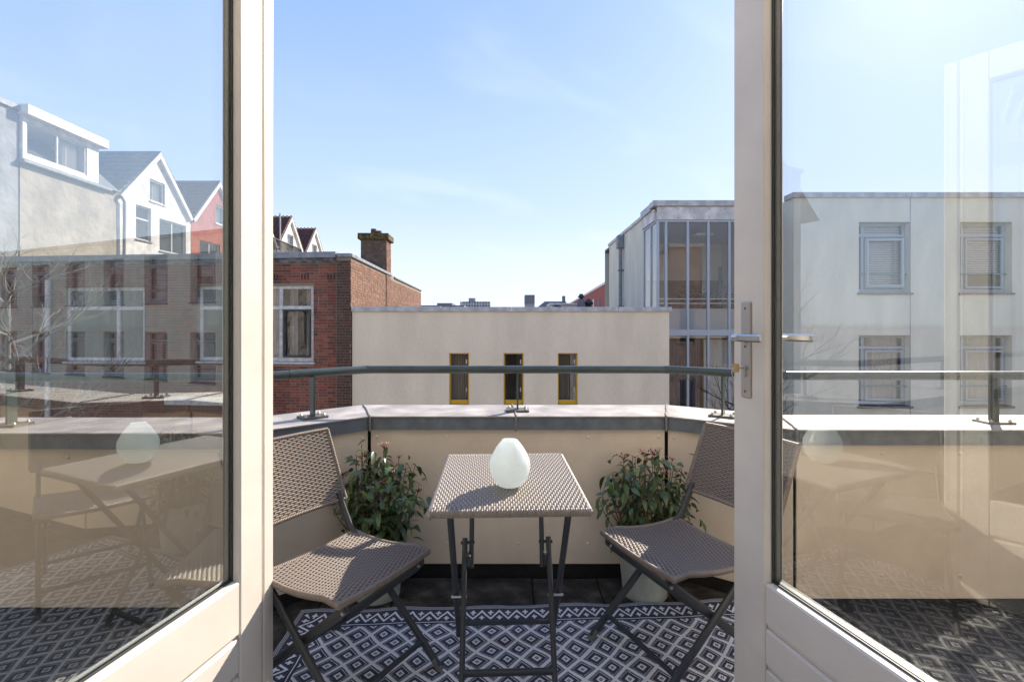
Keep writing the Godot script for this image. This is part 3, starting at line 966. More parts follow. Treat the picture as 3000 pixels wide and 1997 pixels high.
func rug_image() -> ImageTexture:   # woven plastic: lattice of white lines, diamonds with dotted rings and a white eye; zigzag border
	var W := 1800
	var H := 1200
	var img := Image.create(W, H, false, Image.FORMAT_RGB8)
	var navy := Color(0.225, 0.25, 0.315)
	var white := Color(0.97, 0.97, 0.975)
	var rw := 2.15      # metres
	var rh := 1.43
	var bw := 0.125     # border
	var px := 0.1135    # diamond period across
	var pz := 0.1215
	var g := RandomNumberGenerator.new()
	g.seed = 5
	for j in H:
		var z := (j + 0.5) / H * rh
		for i in W:
			var x := (i + 0.5) / W * rw
			var on := false
			var ex := minf(x, rw - x)
			var ez := minf(z, rh - z)
			var e := minf(ex, ez)
			var along := z if ex < ez else x
			var jig := ((i * 7 + j * 13) % 5 - 2) * 0.0006
			if e < 0.022:
				on = int(e / 0.0037) % 2 == 0 and (i + j) % 3 != 0
			elif e < bw - 0.022:
				var f := (e - 0.022) / (bw - 0.044)
				var t := absf(fposmod(along / 0.078, 1.0) * 2.0 - 1.0)
				on = absf(f - (0.18 + 0.68 * t)) < 0.10 + jig * 8.0
				var tt := fposmod(along / 0.078 + 0.5, 1.0) - 0.5
				if absf(tt) < 0.055 and f > 0.12 and f < 0.52: on = true
				if absf(tt) < 0.16 and absf(f - 0.30) < 0.06: on = true
				var t2 := fposmod(along / 0.078, 1.0) - 0.5
				if absf(t2) < 0.055 and f > 0.58 and f < 0.95: on = true
				if absf(t2) < 0.15 and absf(f - 0.76) < 0.06: on = true
			elif e < bw:
				var f := (e - (bw - 0.022)) / 0.022
				on = f > 0.30 and f < 0.52
			else:
				var xx := x - bw + 0.0045 * sin(z * 19.0 + x * 3.0) + 0.003 * sin(x * 31.0 + z * 7.0)
				var zz := z - bw + 0.0050 * sin(x * 13.0 + 1.0) + 0.003 * sin(z * 27.0 + x * 11.0)
				var u := fposmod(xx / px, 1.0) - 0.5
				var w := fposmod(zz / pz, 1.0) - 0.5
				var d := absf(u) + absf(w)     # 0 at a diamond's middle, 0.5 on the lattice
				if d > 0.5:
					u = fposmod(xx / px + 0.5, 1.0) - 0.5
					w = fposmod(zz / pz + 0.5, 1.0) - 0.5
					d = absf(u) + absf(w)
				d += jig * 4.0
				if d > 0.415: on = true
				elif d > 0.300 and d < 0.345: on = int(floor((u - w + 4.0) * 26.0)) % 2 == 0
				elif d > 0.365 and d < 0.395: on = int(floor((u - w + 4.0) * 34.0)) % 3 == 0
				elif d < 0.165: on = d < 0.028 or d > 0.072
			var sh := 0.90 + 0.10 * (1.0 if (j % 4) < 2 else 0.0) + g.randf_range(-0.06, 0.06)
			img.set_pixel(i, j, (white if on else navy) * sh)
	return ImageTexture.create_from_image(img)

func _ready() -> void:
	# camera, sky, sun
	var cam := Camera3D.new()
	cam.name = "camera"
	cam.projection = Camera3D.PROJECTION_FRUSTUM
	cam.keep_aspect = Camera3D.KEEP_HEIGHT
	cam.near = 0.05
	cam.far = 2000.0
	cam.size = 0.05 * 1.3635
	cam.frustum_offset = Vector2(0, -0.0313 * 0.05)
	cam.position = Vector3(0, 1.30, 0)
	add_child(cam)
	var env := Environment.new()
	env.background_mode = Environment.BG_SKY
	var sky := Sky.new()
	var pano := PanoramaSkyMaterial.new()
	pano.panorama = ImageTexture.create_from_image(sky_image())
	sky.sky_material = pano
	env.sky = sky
	env.tonemap_mode = Environment.TONE_MAPPER_LINEAR
	env.tonemap_exposure = 2.12
	env.sdfgi_enabled = true
	env.ssao_enabled = true
	env.ssil_enabled = true
	var we := WorldEnvironment.new()
	we.name = "world_environment"
	we.environment = env
	add_child(we)
	var sun := DirectionalLight3D.new()
	sun.name = "sun"
	sun.light_color = Color(1.0, 0.95, 0.88)
	sun.light_energy = 1.4
	sun.light_angular_distance = 0.5
	sun.shadow_enabled = true
	add_child(sun)
	sun.look_at_from_position(SUN * 10.0, Vector3.ZERO, Vector3.UP)
	rng.seed = 20
	make_materials()
	ground_and_house()
	brick_house()
	cream_building()
	stair_building()
	house_row()
	far_away()
	trees()
	balcony()
	furniture()
	for side in [1, -1]:
		door(side)

func ground_and_house() -> void:
	var s := Shape.new()
	s.slab([Vector2(-900, -300), Vector2(900, -300), Vector2(900, 1500), Vector2(-900, 1500)], -5.0, -4.6)
	struct("ground", s, mats.pavement)
	s = Shape.new()
	s.slab([Vector2(-60, 3.6), Vector2(60, 3.6), Vector2(60, 9.2), Vector2(-60, 9.2)], -4.6, -4.596)
	struct("road", s, mats.asphalt)
	s = Shape.new()
	s.soft(p(-60, -4.6, 3.6) + Vector3(0, 0, -0.0), p(60, -4.48, 3.45), 0.02)
	struct("kerb", s, mats.concrete)
	s = Shape.new()
	s.soft(p(-60, -4.6, 9.35), p(60, -4.48, 9.2), 0.02)
	struct("kerb", s, mats.concrete)
	# our own house: the room the camera stands in, and the sunny front round the opening
	var T := Transform3D(Basis(Vector3(-1, 0, 0), Vector3.UP, Vector3(0, 0, -1)), p(14.0, -4.6, 0.67))   # faces away from the camera
	T.origin = p(7.85, -4.6, 0.67)
	var holes := [Rect2(7.85 - 1.04, 4.6, 2.10, 2.62)]
	for x in [3.2, 5.4, -4.6, -9.0, -12.4]:
		for y in [1.5, 4.9]:
			holes.append(Rect2(7.85 - x - 1.3, y, 1.3, 1.7))
	for x in [1.22, -3.10]:      # unseen dark windows, added beside the doors to cut the bounced light
		holes.append(Rect2(7.85 - x - 1.88, 4.95, 1.88, 2.2))
	s = Shape.new()
	wall_face(s, T, 21.85, 9.3, holes, 0.22)
	var front := struct("house_wall", s, mats.house_front)
	for q in holes.slice(1):
		window(front, T, q, {"frame": mats.window_white, "mull": [0.62], "sill": mats.grey_sill})
	s = Shape.new()
	s.slab([Vector2(-14.05, 0.30), Vector2(7.84, 0.30), Vector2(7.84, 0.74), Vector2(-14.05, 0.74)], 4.702, 4.82)
	struct("wall_coping", s, mats.white_trim)
	var T2 := T
	T2.origin = p(9.5, -4.6, 0.70)
	holes = [Rect2(0.35, 5.0, 0.80, 1.7), Rect2(0.35, 1.5, 0.80, 1.7)]
	s = Shape.new()
	wall_face(s, T2, 1.64, 9.8, holes, 0.2)
	s.box(p(7.86, -4.6, 0.69), p(7.90, 5.2, -3.0)); s.box(p(9.44, -4.6, 0.69), p(9.49, 5.2, -3.0))
	front = struct("neighbour_wall", s, mats.salmon)
	for q in holes:
		window(front, T2, q, {"frame": mats.window_white, "mull": [0.4], "sill": mats.grey_sill})
	s = Shape.new()
	s.slab([Vector2(7.85, 0.30), Vector2(9.52, 0.30), Vector2(9.52, 0.78), Vector2(7.85, 0.78)], 5.202, 5.36)
	struct("neighbour_coping", s, mats.white_trim)
	T2.origin = p(18.0, -4.6, 0.60)
	holes = [Rect2(0.9, 3.9, 1.3, 1.8), Rect2(3.6, 3.9, 1.3, 1.8), Rect2(6.2, 3.9, 1.3, 1.8)]
	s = Shape.new()
	wall_face(s, T2, 8.49, 7.2, holes, 0.2)
	front = struct("neighbour_wall", s, mats.stucco_beige)
	for q in holes:
		window(front, T2, q, {"frame": mats.window_white, "mull": [0.4], "sill": mats.grey_sill})
	s = Shape.new()
	s.box(p(-2.4, -0.25, 0.66), p(2.4, 0.0, -3.6)); struct("room_floor", s, mats.oak_floor)
	s = Shape.new()
	s.box(p(-2.4, 2.75, 0.45), p(2.4, 3.0, -3.6)); struct("room_ceiling", s, mats.room_pale)
	for x in [[-2.4, -2.2], [2.2, 2.4]]:
		s = Shape.new()
		s.box(p(x[0], 0.0, 0.45), p(x[1], 2.75, -3.4)); struct("room_wall", s, mats.room_pale)
	s = Shape.new()
	s.box(p(-2.2, 0.0, -3.4), p(2.2, 0.30, -3.6)); s.box(p(-2.2, 2.60, -3.4), p(2.2, 2.75, -3.6)); s.box(p(-2.2, 0.30, -3.4), p(-2.0, 2.60, -3.6)); s.box(p(2.0, 0.30, -3.4), p(2.2, 2.60, -3.6))  # rear wall left open, an added unseen opening that lets fill light through
	struct("room_wall", s, mats.room_pale)
	var rear := Transform3D(Basis.IDENTITY, p(-2.0, 0.30, -3.4))
	s = Shape.new()
	for x in [0.0, 1.31, 2.63, 3.94]:
		s.soft(rear * Vector3(x, 0, 0.05), rear * Vector3(x + 0.06, 2.3, 0.11), 0.006)
	struct("added_opening_frame", s, mats.window_white)  # bars of the added light opening
	s = Shape.new()
	s.box(p(-2.2, 0.0, 0.45), p(-1.07, 2.75, 0.40)); s.box(p(1.05, 0.0, 0.45), p(2.2, 2.75, 0.40)); s.box(p(-1.07, 2.64, 0.45), p(1.05, 2.75, 0.40))
	struct("room_wall", s, mats.room_pale)
	s = Shape.new()
	s.soft(p(-1.12, 0.0, 0.665), p(-1.062, 2.60, 0.60), 0.004); s.soft(p(1.002, 0.0, 0.665), p(1.062, 2.60, 0.60), 0.004); s.soft(p(-1.062, 2.56, 0.665), p(1.002, 2.615, 0.60), 0.004)
	struct("door_frame", s, mats.door_paint)

func brick_house() -> void:
	var t := thing("brick_house", "dark red brick house with white framed windows and a brick chimney", "house", p(-3.70, -4.6, 11.45))
	var ang := atan2(0.0993, 0.995)
	var L := 9.6
	var far := p(-3.70 - 0.995 * L, -4.6, 11.45 + 0.0993 * L)
	# front: local x runs from the far left corner to the right one
	var bx := (p(-3.70, -4.6, 11.45) - far).normalized()
	var bz := bx.cross(Vector3.UP)
	var F := Transform3D(Basis(bx, Vector3.UP, bz), far)
	var H := 7.55
	var w1 := Rect2(L - 7.22, 5.02, 2.10, 1.80)
	var w2 := Rect2(L - 3.75, 5.05, 2.86, 1.78)
	var low1 := Rect2(L - 7.4, 1.2, 2.3, 2.0)
	var holes := [w1, w2, low1]
	var s := Shape.new()
	wall_face(s, F, L, H, holes, 0.16)
	# the long side wall, facing right and sunny; it runs back with a step in its top edge
	var side0 := p(-3.70, -4.6, 11.45)
	var side1 := p(-4.12, -4.6, 22.6)
	var ax := (side1 - side0).normalized()
	var sl := side0.distance_to(side1)
	var az := ax.cross(Vector3.UP)
	var S := Transform3D(Basis(ax, Vector3.UP, az), side0)
	wall_face(s, S, sl, 7.50, [], 0.0)
	var bd := far - bz * 11.0
	s.quad(bd, far, far + Vector3.UP * 7.3, bd + Vector3.UP * 7.3)
	s.quad(side1, bd, bd + Vector3.UP * 7.3, side1 + Vector3.UP * 7.3)
	var wall := objw("wall", s, mats.brick_bed, t)
	var roof := Shape.new()
	var rt := Vector3.UP * 7.45
	roof.quad(far + rt, side0 + rt, side1 + rt, bd + rt)
	objw("roof", roof, mats.roof_gravel, t)
	# bricks
	var g := RandomNumberGenerator.new()
	g.seed = 3
	var tones := BRICK_TONES
	var kinds := {}
	var made := [0]
	var y0 := 3.55
	var B := F * Transform3D(Basis.IDENTITY, Vector3(0, y0, 0))
	var gaps: Array = []
	for q: Rect2 in holes:
		gaps.append(Rect2(q.position.x - 0.003, q.position.y - y0 - 0.05, q.size.x + 0.006, q.size.y + 0.055))
	var single := func(x0: float, y: float, x1: float, y1: float, out: float, r: RandomNumberGenerator) -> bool:
		if made[0] >= 299 or x0 < L - 1.62: return false
		var kind := "short" if x1 - x0 < 0.15 else "long"
		if x1 - x0 < (0.10 if kind == "short" else 0.21): return false
		if not kinds.has(kind):
			var b := Shape.new()
			var w := 0.102 if kind == "short" else 0.212
			b.soft(Vector3(0, 0, -0.02), Vector3(w, 0.0535, 0.0), 0.004)
			kinds[kind] = b.commit()
		made[0] += 1
		var X := B * Transform3D(Basis(Vector3.BACK, r.randf_range(-0.008, 0.008)), Vector3(x0, y, out))
		X.origin -= t.position
		hang("brick", kinds[kind], mats["brick_%d" % (r.randi() % 6)], t, X)
		return true
	var rest := Shape.new()
	brick_course(rest, B, L - 0.35, H - 0.22 - y0, gaps, g, single, tones)
	var pil := Shape.new()     # the older, browner strip at the corner
	var dark := [c3(0.165, 0.088, 0.062), c3(0.140, 0.078, 0.058), c3(0.19, 0.096, 0.062), c3(0.12, 0.072, 0.056)]
	var none := func(_a, _b, _c, _d, _e, _f) -> bool: return false
	brick_course(pil, F * Transform3D(Basis.IDENTITY, Vector3(L - 0.335, y0, 0.001)), 0.335, H - 0.10 - y0, [], g, none, dark)
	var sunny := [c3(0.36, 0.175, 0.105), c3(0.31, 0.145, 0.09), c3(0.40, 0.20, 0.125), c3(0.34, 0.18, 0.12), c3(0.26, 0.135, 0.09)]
	var side := Shape.new()
	brick_course(side, S * Transform3D(Basis.IDENTITY, Vector3(0.0, 5.9, 0)), sl, 1.58, [Rect2(4.5, 1.46, 20.0, 1.0)], g, none, sunny, 0.066)
	for e in [["bricks", rest], ["corner_bricks", pil], ["side_bricks", side]]:
		stuff(objw(e[0], e[1], mats.brick_tint, t))
	# roof edge
	s = Shape.new()
	s.soft(Vector3(-0.2, H - 0.10, -0.4), Vector3(L - 0.34, H + 0.04, 0.06), 0.01, F)
	objw("roof_edge", s, mats.zinc, t)
	s = Shape.new()
	s.soft(Vector3(0, H - 0.215, -0.02), Vector3(L - 0.34, H - 0.103, 0.028), 0.008, F)
	objw("concrete_band", s, mats.concrete, t)
	s = Shape.new()
	s.soft(Vector3(L - 0.338, H - 0.06, -0.35), Vector3(L + 0.02, H, 0.03), 0.01, F)
	s.soft(Vector3(-0.04, 7.46, -0.30), Vector3(4.45, 7.54, 0.05), 0.01, S)
	objw("corner_capping", s, mats.zinc, t)
	s = Shape.new()
	s.soft(Vector3(5.0, 7.44, -0.30), Vector3(sl, 7.50, 0.04), 0.01, S)
	objw("side_capping", s, mats.grey_sill, t)
	# ventilation slots, three at a time
	for x in [1.93, 1.18, 0.55]:
		for k in 3:
			s = Shape.new()
			s.box(Vector3(L - x + k * 0.075, 6.96, 0.0), Vector3(L - x + k * 0.075 + 0.022, 7.09, 0.0125), F)
			objw("air_slot", s, mats.hole, t)
	# chimney
	var C := S * Transform3D(Basis.IDENTITY, Vector3(3.72, 5.6, 0.0))
	s = Shape.new()
	s.box(Vector3(0.02, 0, -0.75), Vector3(0.68, 2.92, 0.02), C)
	var chim := objw("chimney", s, mats.brick_bed, t)
	s = Shape.new()
	brick_course(s, C * Transform3D(Basis.IDENTITY, Vector3(0.02, 0.0, 0.022)), 0.66, 2.92, [], g, none, sunny, 0.066)
	var CF := Transform3D(Basis(-az, Vector3.UP, ax), C * Vector3(0.012, 0, 0.012))
	CF = Transform3D(Basis(az, Vector3.UP, -ax), C * Vector3(0.012, 1.6, -0.745))
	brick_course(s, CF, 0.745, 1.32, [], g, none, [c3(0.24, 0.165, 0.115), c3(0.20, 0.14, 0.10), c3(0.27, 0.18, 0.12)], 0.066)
	stuff(objw("chimney_bricks", s, mats.brick_tint, chim))
	s = Shape.new()
	s.soft(Vector3(-0.07, 2.90, -0.83), Vector3(0.76, 3.09, 0.10), 0.02, C)
	objw("chimney_cap", s, mats.lichen, chim)
	for k in 2:
		s = Shape.new()
		s.lathe([Vector2(0.10, 0), Vector2(0.085, 0.20), Vector2(0.07, 0.20), Vector2(0.07, 0.1)], C * Vector3(0.28, 3.07 - k * 0.06, -0.42 + 0.16 * k), 14)
		objw("chimney_pot", s, mats.roof_red, chim)
	# windows
	window(t, F, w1, {"frame": mats.window_white, "fw": 0.085, "fb": 0.10, "back": 0.05, "mull": [1.36], "tran": [1.29], "sill": mats.window_white, "room_mat": mats.room_dark, "hung": "curtain", "cloth": [[0.66, 0.80]], "cloth_mat": mats.curtain_dark})
	window(t, F, w2, {"frame": mats.window_white, "fw": 0.085, "fb": 0.10, "back": 0.05, "mull": [1.05, 2.04], "tran": [1.26], "sill": mats.window_white, "sash": [2.10, 0.11, 2.77, 1.22, 0.0], "sash_mat": mats.window_green, "hung": "curtain", "cloth": [[0.52, 0.70], [0.76, 0.83], [0.91, 0.97]], "room_mat": mats.room})
	window(t, F, low1, {"frame": mats.window_white, "fw": 0.085, "mull": [1.1], "sill": mats.window_white})
	s = Shape.new()
	s.soft(Vector3(L - 4.55, 4.02, 0.0), Vector3(L - 2.9, 4.22, 0.09), 0.01, F)
	objw("signboard", s, mats.window_white, t)
	s = Shape.new()
	s.tube([F * Vector3(2.02, 3.3, 0.10), F * Vector3(2.02, 7.0, 0.10)], 0.055, 10)
	objw("drainpipe", s, mats.window_white, t)
	# railing of a roof terrace
	var r := thing("roof_railing", "dark bar railing standing on the flat roof of the brick house", "railing", p(-7.6, 2.85, 14.0))
	s = Shape.new()
	s.tube([p(-7.5, 4.12, 13.0), p(-7.85, 4.12, 18.6)], 0.022, 8); s.tube([p(-7.5, 3.0, 13.0), p(-7.85, 3.0, 18.6)], 0.018, 8)
	objw("rail", s, mats.black_pipe, r)
	for k in 64:
		s = Shape.new()
		var f := k / 63.0
		s.tube([p(-7.5 - 0.35 * f, 2.86 if k % 11 == 0 else 3.0, 13.0 + 5.6 * f), p(-7.5 - 0.35 * f, 4.12, 13.0 + 5.6 * f)], 0.014 if k % 11 == 0 else 0.015, 6)
		objw("bar", s, mats.black_pipe, r)

func cream_building() -> void:
	var t := thing("cream_building", "low cream rendered building with three narrow yellow framed windows", "building", p(0, -4.6, 11.5))
	var T := Transform3D(Basis.IDENTITY, p(-3.68, -4.6, 11.5))
	var W := 7.30
	var H := 6.22
	var holes := [Rect2(2.235, 4.06, 0.455, 1.20), Rect2(3.49, 4.06, 0.455, 1.20), Rect2(4.735, 4.06, 0.455, 1.20)]
	var s := Shape.new()
	wall_face(s, T, W, H, holes, 0.14)
	s.quad(p(3.62, -4.6, 11.5), p(3.62, -4.6, 19.5), p(3.62, 1.62, 19.5), p(3.62, 1.62, 11.5))
	s.quad(p(-3.66, 1.62, 19.5), p(3.62, 1.62, 19.5), p(3.62, -4.6, 19.5), p(-3.66, -4.6, 19.5))
	objw("wall", s, mats.cream_stucco, t)
	s = Shape.new()
	s.slab([Vector2(-3.66, 11.6), Vector2(3.60, 11.6), Vector2(3.60, 19.4), Vector2(-3.66, 19.4)], 1.5, 1.56)
	objw("roof", s, mats.roof_gravel, t)
	for k in 6:
		s = Shape.new()
		var x0 := -3.69 + 7.36 * k / 6.0
		s.soft(p(x0 + 0.002, 1.615, 11.75), p(x0 + 7.36 / 6.0 - 0.002, 1.722, 11.455 - 0.001 * (k % 2)), 0.006)
		objw("coping", s, mats.trim_metal, t)
	for k in 3:
		var dark: Dictionary = {"frame": mats.yellow, "fw": 0.030, "fb": 0.115, "back": 0.075, "fd": 0.05, "sill": mats.grey_sill, "room_mat": mats.room_mid}
		dark.merge({"hung": "curtain", "cloth": [[[0.02, 0.98]], [[0.02, 0.20], [0.66, 0.98]], [[0.02, 0.62]]][k], "cloth_mat": mats.room_mid})  # brown-grey sheets added behind the panes to stand in for their grey reflection
		var w := window(t, T, holes[k], dark)
		if k == 2:
			s = Shape.new()
			for i in 10:
				s.quad(p(1.36 + i * 0.014, -0.5, 11.70 + 0.02 * (i % 2)), p(1.374 + i * 0.014, -0.5, 11.72 - 0.02 * (i % 2)), p(1.374 + i * 0.014, 0.64, 11.72 - 0.02 * (i % 2)), p(1.36 + i * 0.014, 0.64, 11.70 + 0.02 * (i % 2)))
			objw("curtain", s, mats.curtain, w)
		for y in [0.30, 0.95]:
			s = Shape.new()
			s.soft(p(-3.68 + holes[k].position.x + 0.375, -0.54 + y, 11.572), p(-3.68 + holes[k].position.x + 0.405, -0.54 + y + 0.10, 11.56), 0.004)
			objw("hinge", s, mats.trim_metal, w)
	# what stands on its roof
	s = Shape.new()
	s.box(p(-3.5, 1.5, 13.6), p(-1.9, 1.80, 13.2))
	objw("rear_upstand", s, mats.white_trim, t)
	var v := thing("roof_vent", "tall stacked grey roof vent on the cream building", "roof vent", p(1.80, 1.56, 13.0))
	s = Shape.new()
	s.lathe([Vector2(0.10, 0.0), Vector2(0.13, 0.02), Vector2(0.13, 0.10), Vector2(0.10, 0.12), Vector2(0.105, 0.30), Vector2(0.075, 0.36), Vector2(0.075, 0.42), Vector2(0.001, 0.42)], Vector3.ZERO, 20)
	obj("body", s, mats.far_dark, v)
	s = Shape.new()
	s.lathe([Vector2(0.045, 0.40), Vector2(0.045, 0.46), Vector2(0.085, 0.47), Vector2(0.085, 0.50), Vector2(0.05, 0.52), Vector2(0.05, 0.555), Vector2(0.001, 0.56)], Vector3.ZERO, 20)
	obj("cowl", s, mats.black_pipe, v)
	v = thing("roof_vent", "squat black roof vent with a wide pointed cap on the cream building", "roof vent", p(2.02, 1.56, 13.2))
	s = Shape.new()
	s.lathe([Vector2(0.075, 0.0), Vector2(0.075, 0.30)], Vector3.ZERO, 20)
	obj("pipe", s, mats.black_pipe, v)
	s = Shape.new()
	s.lathe([Vector2(0.075, 0.28), Vector2(0.125, 0.29), Vector2(0.125, 0.35), Vector2(0.11, 0.36), Vector2(0.03, 0.44), Vector2(0.001, 0.445)], Vector3.ZERO, 20)
	obj("cap", s, mats.black_pipe, v)
	v = thing("roof_vent", "low dark dome vent, leftmost of the vents on the cream building", "roof vent", p(1.17, 1.56, 13.0))
	s = Shape.new()
	s.lathe([Vector2(0.06, 0.0), Vector2(0.06, 0.20), Vector2(0.12, 0.205), Vector2(0.115, 0.23), Vector2(0.06, 0.27), Vector2(0.001, 0.28)], Vector3.ZERO, 20)
	obj("cap", s, mats.black_pipe, v)

func stair_building() -> void:
	var t := thing("white_apartment_block", "white rendered flat-roofed block with blue-grey windows and a glazed stair bay", "building", p(10, -4.6, 12.0))
	var Z := 12.0
	var x0 := 6.77
	var W := 26.0
	var T := Transform3D(Basis.IDENTITY, p(x0, -4.6, Z))
	var H := 8.97
	var holes: Array = []
	for k in 9:
		for y in [6.68, 3.96, 1.24]:
			holes.append(Rect2(1.56 + k * 2.435, y, 1.25, 1.70))
	var s := Shape.new()
	wall_face(s, T, W, H, holes, 0.24)
	s.quad(p(x0, -4.6, 12.82), p(x0, -4.6, Z), p(x0, 4.37, Z), p(x0, 4.37, 12.82))
	s.quad(p(x0 + W, -4.6, Z), p(x0 + W, -4.6, 20), p(x0 + W, 4.37, 20), p(x0 + W, 4.37, Z))
	s.quad(p(3.72, -4.6, 20), p(x0 + W, -4.6, 20), p(x0 + W, 4.3, 20), p(3.72, 4.3, 20))
	# the side that runs back beyond the glass
	s.quad(p(3.70, -4.6, 19.0), p(3.70, -4.6, 14.1), p(3.70, 4.32, 14.1), p(3.70, 4.32, 19.0))
	objw("wall", s, mats.white_stucco, t)
	s = Shape.new()
	s.slab([Vector2(3.72, 12.85), Vector2(x0 + W, 12.85), Vector2(x0 + W, 20), Vector2(3.72, 20)], 4.20, 4.3)
	objw("roof", s, mats.roof_gravel, t)
	s = Shape.new()
	s.soft(p(x0 - 0.05, 4.36, Z + 0.35), p(x0 + 2.79, 4.485, Z - 0.05), 0.006)
	objw("coping", s, mats.trim_metal, t)
	s = Shape.new()
	s.soft(p(x0 + 2.793, 4.36, Z + 0.35), p(x0 + W, 4.485, Z - 0.051), 0.006)
	objw("coping", s, mats.trim_metal, t)
	s = Shape.new()
	s.soft(p(3.60, 4.34, 13.1), p(x0 - 0.052, 4.485, 12.72), 0.006)
	objw("coping", s, mats.trim_metal, t)
	s = Shape.new()
	s.soft(p(3.62, 4.30, 14.1), p(3.9, 4.483, 13.1), 0.006)
	objw("coping", s, mats.trim_metal, t)
	s = Shape.new()
	s.soft(p(3.655, 4.30, 19.05), p(3.95, 4.40, 14.1), 0.006)
	objw("coping", s, mats.trim_metal, t)
	for x in [2.79, 10.1, 17.4]:
		s = Shape.new()
		s.box(p(x0 + x, -4.6, Z + 0.004), p(x0 + x + 0.016, 4.36, Z - 0.004))
		objw("movement_joint", s, mats.zinc, t)
	var k := 0
	for q in holes:
		var o := {"frame": mats.blue_frame, "fw": 0.065, "fb": 0.10, "back": 0.17, "mull": [0.205], "tran": [1.40], "sill": mats.grey_sill, "sash": [0.25, 0.12, 1.17, 1.33, 0.0]}
		if k % 3 == 0: o.merge({"hung": "blind", "drop": [1.0, 0.72, 0.45, 1.0, 0.3][(k / 3) % 5]})
		elif k % 3 == 1 or k % 4 == 0: o.merge({"hung": "curtain", "cloth": [[[0.05, 0.97]], [[0.05, 0.40], [0.62, 0.97]], [[0.05, 0.97]], [[0.30, 0.97]]][(k / 2) % 4]})
		var w := window(t, T, q, o)
		s = Shape.new()
		s.soft(p(x0 + q.position.x + 0.002, -4.6 + q.position.y + 0.45, Z + 0.16), p(x0 + q.end.x - 0.002, -4.6 + q.position.y + 0.485, Z + 0.125), 0.005)
		objw("safety_bar", s, mats.teal_bar, w)
		if k == 0:
			var L := T * Transform3D(Basis(Vector3.UP, -0.10), Vector3(q.position.x + 0.27, q.position.y + 0.14, -0.15))
			s = Shape.new()
			s.soft(Vector3(0, 0, 0), Vector3(0.06, 1.18, 0.04), 0.006, L); s.soft(Vector3(0.80, 0, 0), Vector3(0.86, 1.18, 0.04), 0.006, L)
			s.soft(Vector3(0.06, 0, 0.002), Vector3(0.80, 0.06, 0.038), 0.006, L); s.soft(Vector3(0.06, 1.12, 0.002), Vector3(0.80, 1.18, 0.038), 0.006, L)
			objw("open_casement", s, mats.blue_frame, w)
		k += 1
	# the glazed stair bay
	var gz := 12.80
	s = Shape.new()
	s.soft(p(3.72, 4.00, gz + 0.12), p(x0 - 0.004, 4.335, gz - 0.03), 0.006)
	s.soft(p(3.665, 3.998, 14.1), p(3.80, 4.30, gz + 0.122), 0.006)
	var fas := objw("fascia", s, mats.white_trim, t)
	for i in 8:
		for y in [4.05, 4.28]:
			s = Shape.new()
			s.tube([p(3.85 + 0.40 * i, y, gz - 0.029), p(3.85 + 0.40 * i, y, gz - 0.036)], 0.014, 8)
			objw("bolt", s, mats.zinc, fas)
	var xs := [3.95, 4.51, 5.035, 5.575, 6.11, 6.60]
	for x in [3.745] + xs + [6.735]:
		s = Shape.new()
		s.soft(p(x - 0.032, -4.6, gz + 0.07), p(x + 0.032, 3.998, gz - 0.012), 0.008)
		objw("mullion", s, mats.mullion, t)
	for z in [13.35, 14.06]:
		s = Shape.new()
		s.soft(p(3.695, -4.6, z + 0.03), p(3.76, 3.996, z - 0.03), 0.008)
		objw("mullion", s, mats.mullion, t)
	for y in [1.03, -1.75, 3.94]:
		s = Shape.new()
		s.soft(p(3.73, y, gz + 0.06), p(x0 - 0.006, y + (0.16 if y < 3 else 0.06), gz - 0.008), 0.008)
		s.soft(p(3.70, y + 0.002, 14.09), p(3.755, y + (0.158 if y < 3 else 0.058), gz + 0.061), 0.008)
		objw("transom", s, mats.mullion, t)
	var edges: Array = [3.745] + xs + [6.735]
	for i in edges.size() - 1:
		for y in [[-1.58, 1.03], [1.20, 3.93], [-4.4, -1.75]]:
			s = Shape.new()
			s.box(p(edges[i] + 0.03, y[0], gz + 0.036), p(edges[i + 1] - 0.03, y[1], gz + 0.028))
			objw("pane", s, mats.pane, t)
	for z in [[12.86, 13.32], [13.38, 14.03]]:
		for y in [[-1.58, 1.03], [1.20, 3.93]]:
			s = Shape.new()
			s.box(p(3.722, y[0], z[1]), p(3.730, y[1], z[0]))
			objw("pane", s, mats.pane, t)
	# rooms behind it
	s = Shape.new()
	for y in [1.02, -1.76]:
		s.box(p(3.78, y - 0.05, 17.0), p(x0 + 0.8, y + 0.14, gz + 0.09))
	var inner := objw("inner_floor", s, mats.room_pale, t)
	s = Shape.new()
	s.box(p(3.78, 3.95, 17.0), p(x0 + 0.8, 4.05, gz + 0.13))
	objw("inner_ceiling", s, mats.room_pale, t)
	s = Shape.new()
	s.box(p(3.78, 1.16, 16.4), p(x0 + 0.8, 2.75, 16.2))
	s.box(p(3.78, -1.62, 16.42), p(x0 + 0.8, 0.97, 16.2))
	objw("inner_wall", s, mats.olive_wall, t)
	s = Shape.new()
	s.box(p(3.78, 2.752, 16.4), p(x0 + 0.8, 3.95, 16.21))
	s.box(p(x0 + 0.02, -4.6, 16.4), p(x0 + 0.05, 3.95, gz + 0.1))
	objw("inner_wall", s, mats.room_pale, t)
	s = Shape.new()
	s.box(p(3.80, 1.16, gz + 0.50), p(x0, 1.74, gz + 0.42))
	s.box(p(3.80, -1.6, gz + 0.52), p(x0, -0.98, gz + 0.42))
	objw("inner_parapet", s, mats.curtain, t)
	for y in [1.88, 2.0]:
		s = Shape.new()
		s.tube([p(3.82, y, gz + 0.46), p(x0, y, gz + 0.46)], 0.014, 8)
		objw("inner_handrail", s, mats.lamp_white, t)
	s = Shape.new()
	s.soft(p(5.25, 3.86, 14.5), p(5.75, 3.945, 14.2), 0.02)
	objw("ceiling_lamp", s, mats.lamp_white, t)
	s = Shape.new()
